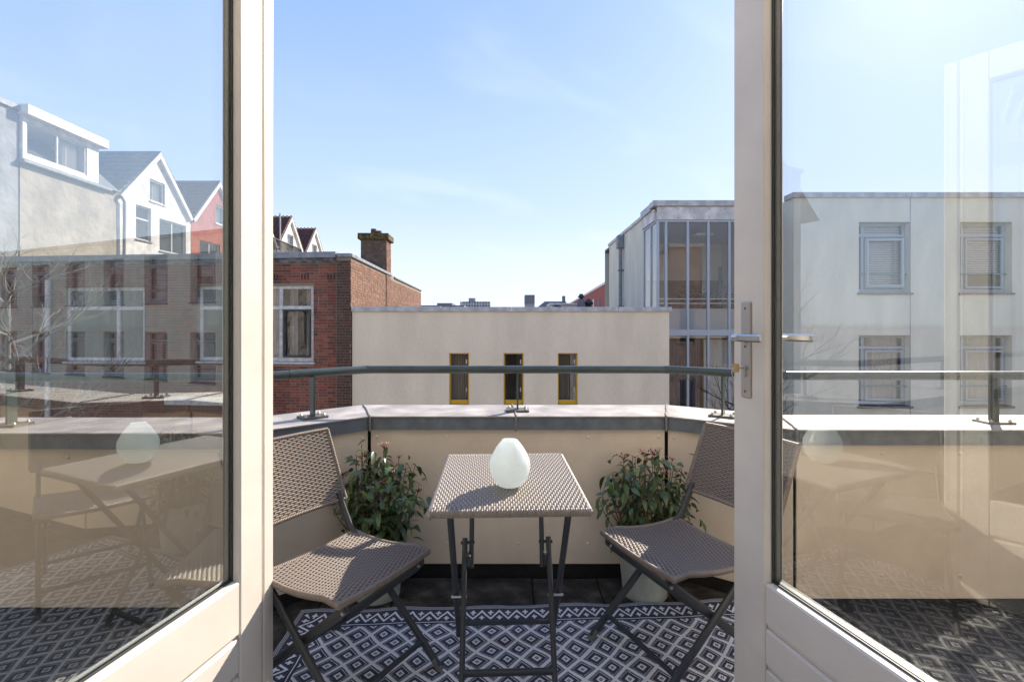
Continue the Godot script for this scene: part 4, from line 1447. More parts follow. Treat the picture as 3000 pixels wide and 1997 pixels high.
	s.soft(p(6.7, 1.17, 16.19), p(7.2, 3.2, 16.14), 0.01)
	var dr := objw("inner_door", s, mats.blue_frame, t)
	s = Shape.new()
	s.tube([p(6.95, 2.7, 16.138), p(6.95, 2.7, 16.12)], 0.17, 24)
	objw("round_window", s, mats.hole, dr)
	for x in [6.15, 7.30]:
		s = Shape.new()
		s.soft(p(x, 2.35, 16.19), p(x + 0.18, 2.75, 16.16), 0.01)
		objw("picture_frame", s, mats.white_trim, t)
	for i in 9:   # plants along the inner parapet
		s = Shape.new()
		s.tinted = true
		var g := RandomNumberGenerator.new()
		g.seed = 40 + i
		for j in 90:
			var o := p(4.55 + i * 0.24, 2.0, gz + 0.62) + Vector3(g.randfn() * 0.08, g.randfn() * 0.13, g.randfn() * 0.06)
			var d := Vector3(g.randfn(), g.randfn(), g.randfn()).normalized() * 0.05
			var e := d.cross(Vector3(g.randfn(), g.randfn(), g.randfn())).normalized() * 0.025
			s.col = c3(0.42, 0.27, 0.22) if i > 3 and g.randf() < 0.7 else c3(0.05, 0.08, 0.04)
			s.tri(o - d, o + e, o + d)
		objw("indoor_plant", s, mats.bud, t)
	for x in [[3.85, 4.5, "curtain_dark"], [4.5, 4.95, "curtain_dark"], [5.05, 6.7, "curtain"]]:
		s = Shape.new()
		for i in 20:
			var a := lerpf(x[0], x[1], i / 20.0)
			var b := lerpf(x[0], x[1], (i + 1) / 20.0)
			s.quad(p(a, -0.9, gz + 0.36 + 0.03 * sin(i * 2.0)), p(b, -0.9, gz + 0.36 + 0.03 * sin(i * 2.0 + 2.0)), p(b, 0.93, gz + 0.36 + 0.03 * sin(i * 2.0 + 2.0)), p(a, 0.93, gz + 0.36 + 0.03 * sin(i * 2.0)))
		objw("curtain", s, mats[x[2]], t)
	# rainwater pipe on the side
	s = Shape.new()
	s.soft(p(3.48, 3.85, 16.72), p(3.70, 4.28, 16.45), 0.02)
	s.tube([p(3.60, 3.9, 16.58), p(3.60, -4.5, 16.58)], 0.062, 12)
	var dp := objw("drainpipe", s, mats.zinc, t)
	for y in [1.9, 3.1]:
		s = Shape.new()
		s.soft(p(3.52, y, 16.66), p(3.70, y + 0.04, 16.50), 0.005)
		objw("pipe_clip", s, mats.grey_sill, dp)

func gable(t: Node3D, z0: float, z1: float, eave: float, apex: float, wall: Material, roofm: Material, o := {}) -> void:
	# a terraced house whose front faces right (+x) at x = -13.5
	var X := -13.5
	var zm := (z0 + z1) / 2.0
	var T := Transform3D(Basis(Vector3(0, 0, -1), Vector3.UP, Vector3(1, 0, 0)), p(X, -4.6, z0))
	var s := Shape.new()
	wall_face(s, T, z1 - z0, eave + 4.6, o.get("holes", []), 0.14)
	var gh: Array = o.get("gable_holes", [])
	if gh.is_empty():
		s.tri(p(X, eave, z0), p(X, eave, z1), p(X, apex, zm))
	else:      # the triangle round one window
		var q: Rect2 = gh[0]
		var a := [q.position.x, q.end.x, q.position.y, q.end.y]
		var W := z1 - z0
		var g := func(x: float, y: float) -> Vector3: return T * Vector3(x, y + 4.6, 0)
		s.quad(g.call(0, eave), g.call(W, eave), g.call(a[1], a[2]), g.call(a[0], a[2]))
		s.tri(g.call(0, eave), g.call(a[0], a[2]), g.call(a[0], a[3]))
		s.tri(g.call(W, eave), g.call(a[1], a[3]), g.call(a[1], a[2]))
		s.tri(g.call(0, eave), g.call(a[0], a[3]), g.call(W / 2, apex)); s.tri(g.call(a[1], a[3]), g.call(W, eave), g.call(W / 2, apex))
		s.tri(g.call(a[0], a[3]), g.call(a[1], a[3]), g.call(W / 2, apex))
	s.quad(p(X - 8, -4.6, z0), p(X, -4.6, z0), p(X, eave, z0), p(X - 8, eave, z0))
	s.quad(p(X - 8, -4.6, z1), p(X, -4.6, z1), p(X, eave, z1), p(X - 8, eave, z1))
	objw("wall", s, wall, t)
	var slope := Vector2(zm - z0, apex - eave).normalized()
	for side in [-1.0, 1.0]:
		var zb := z0 if side < 0 else z1
		var r := Shape.new()
		var n := 10
		for k in n:      # courses of tiles, each lapping the one below
			var f0 := float(k) / n
			var f1 := float(k + 1) / n + 0.02
			var za := lerpf(zb - side * -0.06, zm, f0); var zc := lerpf(zb - side * -0.06, zm, minf(f1, 1.0))
			var ya := lerpf(eave - 0.06, apex + 0.02, f0) + 0.075; var yc := lerpf(eave - 0.06, apex + 0.02, minf(f1, 1.0)) + 0.03
			r.quad(p(X + 0.10, ya, za), p(X + 0.10, yc, zc), p(X - 8, yc, zc), p(X - 8, ya, za))
			r.quad(p(X + 0.10, ya - 0.05, za), p(X + 0.10, ya, za), p(X - 8, ya, za), p(X - 8, ya - 0.05, za))
			if o.has("pantile"):
				for j in 24:
					var xx := X + 0.06 - j * 0.24
					r.tube([p(xx, ya + 0.01, za), p(xx, yc + 0.015, zc)], 0.055, 6)
		objw("roof_slope", r, roofm, t)
		var b := Shape.new()
		var w := 0.17
		b.quad(p(X + 0.125, eave - 0.10, zb), p(X + 0.125, apex, zm), p(X + 0.125, apex - w * 1.35, zm), p(X + 0.125, eave - 0.10 - w * 0.6, zb + side * -0.10))
		b.quad(p(X + 0.125, eave - 0.10, zb), p(X + 0.125, apex, zm), p(X - 0.05, apex, zm), p(X - 0.05, eave - 0.10, zb))
		b.quad(p(X + 0.125, eave - 0.10 - w * 0.6, zb + side * -0.10), p(X + 0.125, apex - w * 1.35, zm), p(X - 0.05, apex - w * 1.35, zm), p(X - 0.05, eave - 0.10 - w * 0.6, zb + side * -0.10))
		objw("bargeboard", b, o.get("trim", mats.white_trim), t)
	for q in o.get("holes", []):
		window(t, T, q, {"frame": mats.window_white, "mull": [q.size.x * 0.5] if q.size.x > 1.2 else [], "tran": [q.size.y * 0.62] if q.size.x < 1.0 else [], "sill": mats.grey_sill, "back": 0.06})
	if gh.size():
		window(t, T * Transform3D(Basis.IDENTITY, Vector3(0, 4.6, 0)), gh[0], {"frame": mats.window_white, "sill": mats.white_trim, "back": 0.04, "hung": "curtain", "cloth": [[0.4, 0.9]]})

func house_row() -> void:
	var X := -13.5
	# grey house at the near end
	var t := thing("grey_house", "tall plain grey rendered house end at the left edge of the left door's glass", "house", p(X, -4.6, 12.9))
	var s := Shape.new()
	s.slab([Vector2(X - 3, 12.6), Vector2(X - 0.02, 12.6), Vector2(X - 0.02, 13.68), Vector2(X - 3, 13.68)], -4.6, 7.15)
	objw("wall", s, mats.stucco_grey, t)
	s = Shape.new()
	s.slab([Vector2(X - 3.1, 12.55), Vector2(X + 0.06, 12.55), Vector2(X + 0.06, 13.70), Vector2(X - 3.1, 13.70)], 7.16, 7.30)
	objw("roof_edge", s, mats.zinc, t)
	# beige house with a white dormer
	t = thing("dormer_house", "beige rendered house with a wide white flat-roofed dormer", "house", p(X, -4.6, 15.0))
	var T := Transform3D(Basis(Vector3(0, 0, -1), Vector3.UP, Vector3(1, 0, 0)), p(X, -4.6, 13.70))
	s = Shape.new()
	wall_face(s, T, 3.36, 10.42, [], 0.1)
	s.quad(p(X - 8, -4.6, 17.06), p(X, -4.6, 17.06), p(X, 5.82, 17.06), p(X - 8, 5.82, 17.06))
	objw("wall", s, mats.stucco_beige, t)
	s = Shape.new()
	s.quad(p(X + 0.15, 5.82, 13.70), p(X + 0.15, 5.82, 17.06), p(X - 3.0, 8.6, 17.06), p(X - 3.0, 8.6, 13.70))
	s.quad(p(X - 6.0, 5.82, 13.70), p(X - 6.0, 5.82, 17.06), p(X - 3.0, 8.6, 17.06), p(X - 3.0, 8.6, 13.70))
	s.tri(p(X + 0.15, 5.82, 17.06), p(X - 6.0, 5.82, 17.06), p(X - 3.0, 8.6, 17.06))
	objw("roof", s, mats.roof_grey, t)
	var D := T * Transform3D(Basis.IDENTITY, Vector3(0.02, 10.46, 0.06))
	s = Shape.new()
	var dq := Rect2(0.10, 0.16, 1.98, 0.92)
	wall_face(s, D, 2.52, 1.22, [dq], 0.08)
	s.quad(D * Vector3(2.52, 0, 0), D * Vector3(2.52, 0, -2.4), D * Vector3(2.52, 1.22, -2.4), D * Vector3(2.52, 1.22, 0))
	s.quad(D * Vector3(0, 0, -2.4), D * Vector3(0, 0, 0), D * Vector3(0, 1.22, 0), D * Vector3(0, 1.22, -2.4))
	var dm := objw("dormer", s, mats.white_trim, t)
	s = Shape.new()
	s.soft(Vector3(-0.06, 1.22, -2.5), Vector3(2.70, 1.50, 0.20), 0.01, D)
	objw("dormer_roof", s, mats.white_trim, dm)
	window(t, D, dq, {"frame": mats.window_white, "mull": [0.98], "back": 0.03, "room_mat": mats.room_pale, "hung": "curtain", "cloth": [[0.62, 0.9]]})
	s = Shape.new()
	s.soft(Vector3(-0.05, 10.36, 0.0), Vector3(3.0, 10.45, 0.16), 0.02, T)
	objw("gutter", s, mats.zinc, t)
	# white gabled house
	t = thing("white_gable_house", "white painted gabled house with a grey roof between the dormer and red houses", "house", p(X, -4.6, 19.0))
	gable(t, 17.08, 20.98, 5.85, 7.88, mats.house_white, mats.roof_grey, {"holes": [Rect2(0.85, 9.0, 0.75, 1.25), Rect2(2.05, 8.75, 1.55, 1.25)], "gable_holes": [Rect2(1.55, 5.95, 0.78, 0.82)]})
	s = Shape.new()
	s.tube([p(X + 0.12, 5.72, 17.1), p(X + 0.12, 5.55, 17.25), p(X + 0.06, -4.5, 17.25)], 0.05, 8)
	objw("drainpipe", s, mats.zinc, t)
	t = thing("red_gable_house", "bright red painted gabled house, third from the near end of the row", "house", p(X, -4.6, 22.9))
	gable(t, 21.0, 24.84, 5.85, 7.88, mats.house_red, mats.roof_red, {"holes": [Rect2(0.6, 8.3, 1.5, 1.3)], "gable_holes": [Rect2(1.75, 5.95, 0.70, 0.85)]})
	t = thing("gable_house", "gabled house with dark red pantiles hidden mostly behind the left door post", "house", p(X, -4.6, 26.7), "pantiled gable houses beyond the brick house")
	gable(t, 24.86, 28.55, 5.85, 7.88, mats.house_white, mats.roof_red, {})
	t = thing("gable_house", "red pantiled gable house with white bargeboards, the nearer one above the brick roof", "house", p(X, -4.6, 30.4), "pantiled gable houses beyond the brick house")
	gable(t, 28.57, 32.25, 5.85, 7.88, mats.house_white, mats.roof_red, {"pantile": 1, "gable_holes": [Rect2(1.45, 5.95, 0.80, 0.85)]})
	s = Shape.new()
	s.tube([p(X + 0.15, 5.6, 28.75), p(X + 0.15, 7.75, 28.75)], 0.045, 8)
	objw("vent_pipe", s, mats.trim_metal, t)
	t = thing("gable_house", "small red pantiled gable house with white bargeboards, farthest above the brick roof", "house", p(X, -4.6, 34.2), "pantiled gable houses beyond the brick house")
	gable(t, 32.27, 36.0, 5.85, 7.88, mats.house_white, mats.roof_red, {"pantile": 1, "gable_holes": [Rect2(1.45, 5.95, 0.80, 0.85)]})

func far_away() -> void:
	var t := thing("distant_flats", "pale grey flats far off with rows of small windows", "building", p(-11, -4.6, 150))
	var s := Shape.new()
	s.slab([Vector2(-15.6, 150), Vector2(-6.5, 150), Vector2(-6.5, 160), Vector2(-15.6, 160)], -4.6, 8.4)
	objw("wall", s, mats.far_pale, t)
	s = Shape.new()
	s.slab([Vector2(-13.2, 152), Vector2(-11.2, 152), Vector2(-11.2, 156), Vector2(-13.2, 156)], 8.4, 9.6)
	objw("roof_house", s, mats.far_grey, t)
	for i in 10:
		for y in [7.0, 8.0]:
			s = Shape.new()
			s.box(p(-14.6 + i * 0.82, y - 0.1, 150.0), p(-14.6 + i * 0.82 + 0.42, y + 0.45, 149.9))
			objw("window", s, mats.room_dark if (i * 7) % 3 else mats.far_dark, t)
	t = thing("distant_long_block", "low dark grey long block on the skyline beside the brick wall's end", "building", p(-14, -4.6, 100))
	s = Shape.new()
	s.slab([Vector2(-18.6, 100), Vector2(-9.6, 100), Vector2(-9.6, 108), Vector2(-18.6, 108)], -4.6, 5.3)
	s.slab([Vector2(-15.0, 99.9), Vector2(-12.0, 99.9), Vector2(-12.0, 106), Vector2(-15.0, 106)], -4.6, 5.75)
	objw("wall", s, mats.far_dark, t)
	for i in 14:
		s = Shape.new()
		s.box(p(-18.3 + i * 0.62, 4.55, 100.0), p(-18.3 + i * 0.62 + 0.36, 4.95, 99.85))
		objw("window", s, mats.far_pale, t)
	t = thing("distant_tower_block", "plain grey tower block alone on the skyline", "building", p(2.85, -4.6, 80))
	s = Shape.new()
	s.slab([Vector2(2.1, 80), Vector2(3.62, 80), Vector2(3.62, 84), Vector2(2.1, 84)], -4.6, 4.75)
	objw("wall", s, mats.far_grey, t)
	s = Shape.new()
	s.slab([Vector2(2.08, 79.97), Vector2(3.64, 79.97), Vector2(3.64, 84), Vector2(2.08, 84)], 4.76, 6.17)
	objw("upper_wall", s, mats.far_dark, t)
	t = thing("distant_roof_house", "grey pitched roof on the skyline left of the red building", "house", p(4.6, -4.6, 60))
	s = Shape.new()
	var q := [p(2.85, 3.3, 60), p(4.0, 4.22, 61), p(6.6, 4.22, 61), p(6.6, 3.3, 60)]
	s.quad(q[0], q[3], q[2], q[1])
	s.quad(p(2.85, 3.3, 66), p(6.6, 3.3, 66), q[2], q[1])
	s.tri(q[0], q[1], p(2.85, 3.3, 66))
	objw("roof", s, mats.far_dark, t)
	s = Shape.new()
	s.slab([Vector2(2.85, 60.2), Vector2(6.6, 60.2), Vector2(6.6, 66), Vector2(2.85, 66)], -4.6, 3.3)
	objw("wall", s, mats.far_grey, t)
	s = Shape.new()
	s.slab([Vector2(6.1, 60.4), Vector2(6.45, 60.4), Vector2(6.45, 60.9), Vector2(6.1, 60.9)], 3.9, 4.85)
	objw("chimney", s, mats.far_dark, t)
	t = thing("white_shed_roof", "small pale flat roofed shed on the skyline before the grey roof", "shed", p(3.6, -4.6, 40))
	s = Shape.new()
	s.slab([Vector2(3.15, 40), Vector2(5.2, 40), Vector2(5.2, 44), Vector2(3.15, 44)], -4.6, 2.95)
	objw("wall", s, mats.far_pale, t)
	s = Shape.new()
	s.slab([Vector2(3.05, 39.9), Vector2(5.2, 39.9), Vector2(5.2, 44), Vector2(3.05, 44)], 2.96, 3.08)
	objw("roof_edge", s, mats.white_trim, t)
	t = thing("red_rendered_building", "salmon red rendered building running back behind the white block", "building", p(6, -4.6, 45))
	s = Shape.new()
	var a := Vector2(5.55, 26.0)
	var b := Vector2(7.15, 67.0)
	s.quad(p(b.x, -4.6, b.y), p(a.x, -4.6, a.y), p(a.x, 3.86, a.y), p(b.x, 3.80, b.y))
	s.quad(p(a.x, -4.6, a.y), p(a.x + 10, -4.6, a.y), p(a.x + 10, 3.86, a.y), p(a.x, 3.86, a.y))
	objw("wall", s, mats.house_red, t)
	s = Shape.new()
	s.quad(p(b.x, 3.9, b.y), p(a.x, 3.96, a.y), p(a.x + 10, 3.96, a.y), p(b.x + 10, 3.9, b.y))
	s.quad(p(b.x - 0.06, 3.75, b.y), p(a.x - 0.06, 3.82, a.y), p(a.x - 0.06, 3.97, a.y), p(b.x - 0.06, 3.9, b.y))
	objw("roof_edge", s, mats.white_trim, t)
	for i in 8:
		var f := 0.02 + i * 0.075
		var f2 := f + 0.022
		s = Shape.new()
		s.quad(p(lerpf(a.x, b.x, f2) - 0.02, 2.0, lerpf(a.y, b.y, f2)), p(lerpf(a.x, b.x, f) - 0.02, 2.0, lerpf(a.y, b.y, f)), p(lerpf(a.x, b.x, f) - 0.02, 3.2, lerpf(a.y, b.y, f)), p(lerpf(a.x, b.x, f2) - 0.02, 3.2, lerpf(a.y, b.y, f2)))
		objw("window", s, mats.window_white if i == 3 else mats.far_dark, t)

func trees() -> void:
	bare_tree("leafless pale-twigged street tree in front of the brick house", p(-8.3, -4.6, 8.2), 7.6, 4, mats.bark, 0.10, 1.2)
	bare_tree("small leafless dark street tree below the glazed stair bay", p(4.3, -4.6, 9.6), 5.3, 9, mats.bark_dark, 0.06, 1.1)

func balcony() -> void:
	# tiles
	var s := Shape.new()
	s.slab([Vector2(-4.2, 0.66), Vector2(4.2, 0.66), Vector2(4.2, 2.75), Vector2(-4.2, 2.75)], -0.25, -0.02)
	var fl := struct("balcony_floor", s, mats.mortar_dark)
	var g := RandomNumberGenerator.new()
	g.seed = 8
	var tile := Shape.new()
	tile.soft(Vector3(-0.163, -0.035, -0.163), Vector3(0.163, 0.0, 0.163), 0.004)
	var tm := tile.commit()
	for i in 18:
		for j in 6:
			hang("paving_tile", tm, mats["tile_%d" % (g.randi() % 3)], fl, Transform3D(Basis(Vector3.RIGHT, g.randf_range(-0.004, 0.004)) * Basis(Vector3.BACK, g.randf_range(-0.004, 0.004)), p(0.102 - 0.1665 + (i - 8.5) * 0.333 + 0.1665, g.randf_range(-0.003, 0.0), 2.413 - j * 0.333)))
	# parapet: plan of its inner face
	var inner := [Vector2(-4.2, 2.19), Vector2(-1.17, 2.19), Vector2(-0.74, 2.59), Vector2(0.80, 2.59), Vector2(1.28, 2.26), Vector2(4.2, 2.26)]
	var off := func(d: float) -> Array:
		var out: Array = []
		for i in inner.size():
			var e0: Vector2 = (inner[i] - inner[i - 1]).normalized() if i > 0 else (inner[1] - inner[0]).normalized()
			var e1: Vector2 = (inner[i + 1] - inner[i]).normalized() if i < inner.size() - 1 else e0
			var n0 := Vector2(-e0.y, e0.x)
			var n1 := Vector2(-e1.y, e1.x)
			var m := (n0 + n1).normalized()
			out.append(inner[i] + m * d / m.dot(n0))
		return out
	var t := thing("balcony_parapet", "beige panelled balcony parapet with pale coping on a dark lead edge", "parapet", p(0.03, 0, 2.6))
	var a: Array = off.call(0.02)
	var b: Array = off.call(0.28)
	for i in 5:
		s = Shape.new()
		s.slab([a[i], a[i + 1], b[i + 1], b[i]], -0.6, 0.76)
		objw("core_wall", s, mats.bitumen, t)
		var o0: Vector2 = inner[i]
		var o1: Vector2 = inner[i + 1]
		var e := (o1 - o0).normalized()
		var nrm := Vector2(-e.y, e.x)
		var T := Transform3D(Basis(Vector3(e.x, 0, -e.y), Vector3.UP, Vector3(-nrm.x, 0, nrm.y)), p(o0.x, 0, o0.y))
		var len := o0.distance_to(o1)
		s = Shape.new()
		s.soft(Vector3(0.008, 0.064, -0.010), Vector3(len - 0.008, 0.765, 0.0), 0.002, T)
		var pan := objw("panel", s, mats.parapet_panel, t)
		var n := 4 if i == 2 else (1 if i == 1 or i == 3 else 8)
		for k in n + 1:
			var x := lerpf(0.04, len - 0.04, float(k) / n)
			for y in [0.17, 0.722]:
				s = Shape.new()
				s.lathe([Vector2(0.0085, 0.0), Vector2(0.0080, 0.003), Vector2(0.004, 0.0055), Vector2(0.0008, 0.0040)], Vector3.ZERO, 10)
				hang("screw", s.commit(), mats.screw_pale, pan, Transform3D(T.basis * Basis(Vector3.RIGHT, PI / 2), T * Vector3(x, y, 0.0) - t.position))
		s = Shape.new()    # the dark upstand under the panel
		s.box(Vector3(0.0, -0.02, -0.018), Vector3(len, 0.10, -0.0115), T)
		objw("upstand", s, mats.bitumen, t)
	var c0: Array = off.call(-0.032)
	var c1: Array = off.call(0.335)
	var c2: Array = off.call(-0.022)
	var c3_: Array = off.call(0.325)
	for i in 5:
		var pieces := [[0.0, 1.0]]
		if i == 2: pieces = [[0.0, 0.49], [0.495, 1.0]]
		for q in pieces:
			var f := func(w: Array, k: float) -> Vector2: return (w[i] as Vector2).lerp(w[i + 1], k)
			s = Shape.new()
			s.slab([f.call(c0, q[0]), f.call(c0, q[1]), f.call(c1, q[1]), f.call(c1, q[0])], 0.829, 0.835)
			objw("coping_top", s, mats.coping_top, t)
			s = Shape.new()
			s.slab([f.call(c2, q[0]), f.call(c2, q[1]), f.call(c3_, q[1]), f.call(c3_, q[0])], 0.763, 0.829)
			objw("coping_edge", s, mats.coping_face, t)
	var seams: Array = []
	for i in [1, 2, 3, 4]:
		seams.append([c0[i], c1[i]])
	seams.append([(c0[2] as Vector2).lerp(c0[3], 0.4925), (c1[2] as Vector2).lerp(c1[3], 0.4925)])
	seams.append([(c0[0] as Vector2).lerp(c0[1], 0.645), (c1[0] as Vector2).lerp(c1[1], 0.68)])
	for q in seams:
		s = Shape.new()
		var path: Array = []
		var ra: Vector2 = q[0]
		var rb: Vector2 = q[1]
		var back := (ra - rb).normalized()
		path.append(p(ra.x + back.x * 0.001, 0.758, ra.y + back.y * 0.001))
		path.append(p(ra.x + back.x * 0.003, 0.80, ra.y + back.y * 0.003))
		path.append(p(ra.x + back.x * 0.002, 0.832, ra.y + back.y * 0.002))
		for k in 11:
			var m := ra.lerp(rb, 0.015 + k / 10.0 * 0.98)
			path.append(p(m.x + g.randf_range(-0.003, 0.003), 0.8352 + g.randf_range(0.0, 0.001), m.y))
		s.tube(path, 0.006, 7, -1.0, 1.0, Vector3.RIGHT)
		objw("seam", s, mats.sealant, t)
	# handrail
	var hr := thing("handrail", "round dark green metal handrail on flat posts along the parapet", "railing", p(0.03, 0.835, 2.7))
	var line: Array = off.call(0.125)
	var yy := 1.060
	for i in 5:
		s = Shape.new()
		var u0: Vector2 = line[i]
		var u1: Vector2 = line[i + 1]
		var path := [p(u0.x, yy, u0.y), p(u1.x, yy, u1.y)]
		s.tube(path, 0.0212, 20)
		var tb := objw("tube", s, mats.rail_green, hr)
		if i == 1 or i == 3:
			var f := 0.30 if i == 1 else 0.75
			s = Shape.new()
			var m := u0.lerp(u1, f)
			var d := (u1 - u0).normalized() * 0.002
			s.tube([p(m.x - d.x, yy, m.y - d.y), p(m.x + d.x, yy, m.y + d.y)], 0.0216, 20)
			objw("joint_ring", s, mats.hole, tb)
			s = Shape.new()
			m = u0.lerp(u1, f + 0.055)
			s.tube([p(m.x, yy, m.y - 0.0208), p(m.x, yy, m.y - 0.0235)], 0.004, 8)
			objw("screw", s, mats.steel, tb)
		if i > 0:
			s = Shape.new()
			s.tube([p(u0.x - 0.014, yy, u0.y - (0.012 if i in [2] else 0.0)), p(u0.x, yy, u0.y), p(u0.x + 0.014, yy, u0.y - (0.010 if i in [3] else 0.0))], 0.0216, 20)
			objw("elbow", s, mats.rail_green, hr)
	var posts := [[0, 0.62, -2.32], [1, -1.004, 0], [2, 0.03, 0], [3, 1.078, 0], [4, 2.30, 0]]
	for q in posts:
		var i: int = q[0]
		var u0: Vector2 = line[i]
		var u1: Vector2 = line[i + 1]
		var want: float = q[2] if i == 0 else q[1]
		var f: float = clampf((want - u0.x) / (u1.x - u0.x), 0.05, 0.95)
		var m := u0.lerp(u1, f)
		var e := (u1 - u0).normalized()
		var T := Transform3D(Basis(Vector3(e.x, 0, -e.y), Vector3.UP, Vector3(e.y, 0, e.x)), p(m.x, 0.835, m.y))
		s = Shape.new()
		s.soft(Vector3(-0.005, 0.010, -0.025), Vector3(0.005, yy - 0.835 - 0.012, 0.025), 0.0015, T)
		var po := objw("post", s, mats.rail_green, hr)
		s = Shape.new()
		s.soft(Vector3(-0.062, 0.0005, -0.050), Vector3(0.062, 0.0105, 0.050), 0.0015, T)
		var pl := objw("base_plate", s, mats.plate_green, po)
		for sx in [-0.045, 0.045]:
			for sz in [-0.034, 0.034]:
				s = Shape.new()
				s.lathe([Vector2(0.008, 0.0), Vector2(0.008, 0.007), Vector2(0.0045, 0.007), Vector2(0.0045, 0.012), Vector2(0.0005, 0.0125)], T * Vector3(sx, 0.0105, sz), 6)
				objw("bolt", s, mats.satin, po)

func furniture() -> void:
	# rug: a thin woven sheet that ripples a little
	var rm := StandardMaterial3D.new()
	rm.resource_name = "rug"
	rm.albedo_texture = rug_image()
	rm.roughness = 0.7
	rm.normal_enabled = true
	rm.normal_texture = tex.fine_normal
	rm.normal_scale = 0.25
	var s := Shape.new()
	s.mapped = true
	var nx := 96
	var nz := 64
	var fz := FastNoiseLite.new()
	fz.seed = 2
	fz.frequency = 2.6
	var pt := func(i: int, j: int) -> Vector3:
		var x := 2.15 * i / nx
		var z := 1.43 * j / nz
		var h := 0.005 + 0.0035 * (fz.get_noise_2d(x * 1.3, z) + 0.5)
		var e := minf(z, 1.0)
		if e < 0.06: h += 0.004 * (0.06 - e) / 0.06 * (1.0 + sin(x * 17.0))
		return Vector3(x + 0.004 * fz.get_noise_2d(z * 2.0, 7.0), h, z + 0.006 * sin(x * 9.0) * (1.0 - z) + 0.006 * fz.get_noise_2d(x * 2.0, 3.0))
	var grid: Array = []
	for i in nx + 1:
		var row: Array = []
		for j in nz + 1:
			row.append(pt.call(i, j))
		grid.append(row)
	for i in nx:
		for j in nz:
			var nn: Array = []
			for e in [[0, 0], [1, 0], [1, 1], [0, 1]]:
				var a: int = i + e[0]
				var b: int = j + e[1]
				var dx: Vector3 = (grid[mini(a + 1, nx)][b] as Vector3) - grid[maxi(a - 1, 0)][b]
				var dz: Vector3 = (grid[a][mini(b + 1, nz)] as Vector3) - grid[a][maxi(b - 1, 0)]
				nn.append(dz.cross(dx).normalized())
			var f := func(a: int, b: int) -> Vector2: return Vector2(float(a) / nx, float(b) / nz)
			s.quaduv(grid[i][j + 1], grid[i + 1][j + 1], grid[i + 1][j], grid[i][j], f.call(i, j + 1), f.call(i + 1, j + 1), f.call(i + 1, j), f.call(i, j), nn[3], nn[2], nn[1], nn[0])
	var rug := hang("rug", s.commit(), rm, self, Transform3D(Basis(Vector3.UP, deg_to_rad(2.3)), p(-0.955, 0.0, 2.265)))
	tag(rug, "navy and white diamond patterned outdoor rug under the table and chairs", "rug")
	make_table()
	make_vase()
	var ch := make_chair("wicker folding chair with its backrest in sunlight, beside the left door")
	ch.position = p(-0.606, 0.006, 1.832)
	ch.rotation.y = facing(0.866, -0.5)
	var c2 := ch.duplicate() as Node3D
	c2.name = "folding_chair_001"
	add_child(c2, true)
	c2.set_meta("label", "wicker folding chair with a shaded backrest and sun flecks on its seat")
	c2.position = p(0.652, 0.006, 1.980)
	c2.rotation.y = facing(-0.913, -0.407)
	for k in 4:
		leaf_kinds.append(leaf_mesh([0.056, 0.050, 0.064, 0.042][k], [0.024, 0.023, 0.025, 0.020][k], [0.15, 0.35, 0.6, -0.05][k], [0.25, 0.45, 0.3, 0.15][k]))
	var pale := [c3(0.66, 0.46, 0.38), c3(0.56, 0.28, 0.23), c3(0.70, 0.58, 0.46), c3(0.50, 0.22, 0.06)]
	var red := [c3(0.42, 0.10, 0.10), c3(0.55, 0.28, 0.24), c3(0.30, 0.06, 0.06)]
	var spent := [c3(0.12, 0.075, 0.045), c3(0.18, 0.10, 0.06), c3(0.09, 0.06, 0.05)]
	bud_kinds = [bud_mesh(26, pale, 1), bud_mesh(18, red, 2), bud_mesh(16, spent, 3), bud_mesh(22, pale, 4)]
	make_shrub("shrub with many pink flower heads in a pale green pot behind the sunlit chair", p(-0.65, 0, 2.42), 31, [0, 3, 0, 3, 1, 2])
	make_shrub("compact dark shrub with brown flower heads, in a pale green pot behind the shaded chair", p(0.645, 0, 2.43), 57, [2, 2, 3, 0])

func facing(fx: float, fd: float) -> float:   # turn that takes local -z to the direction (x, depth)
	return atan2(-fx, fd)

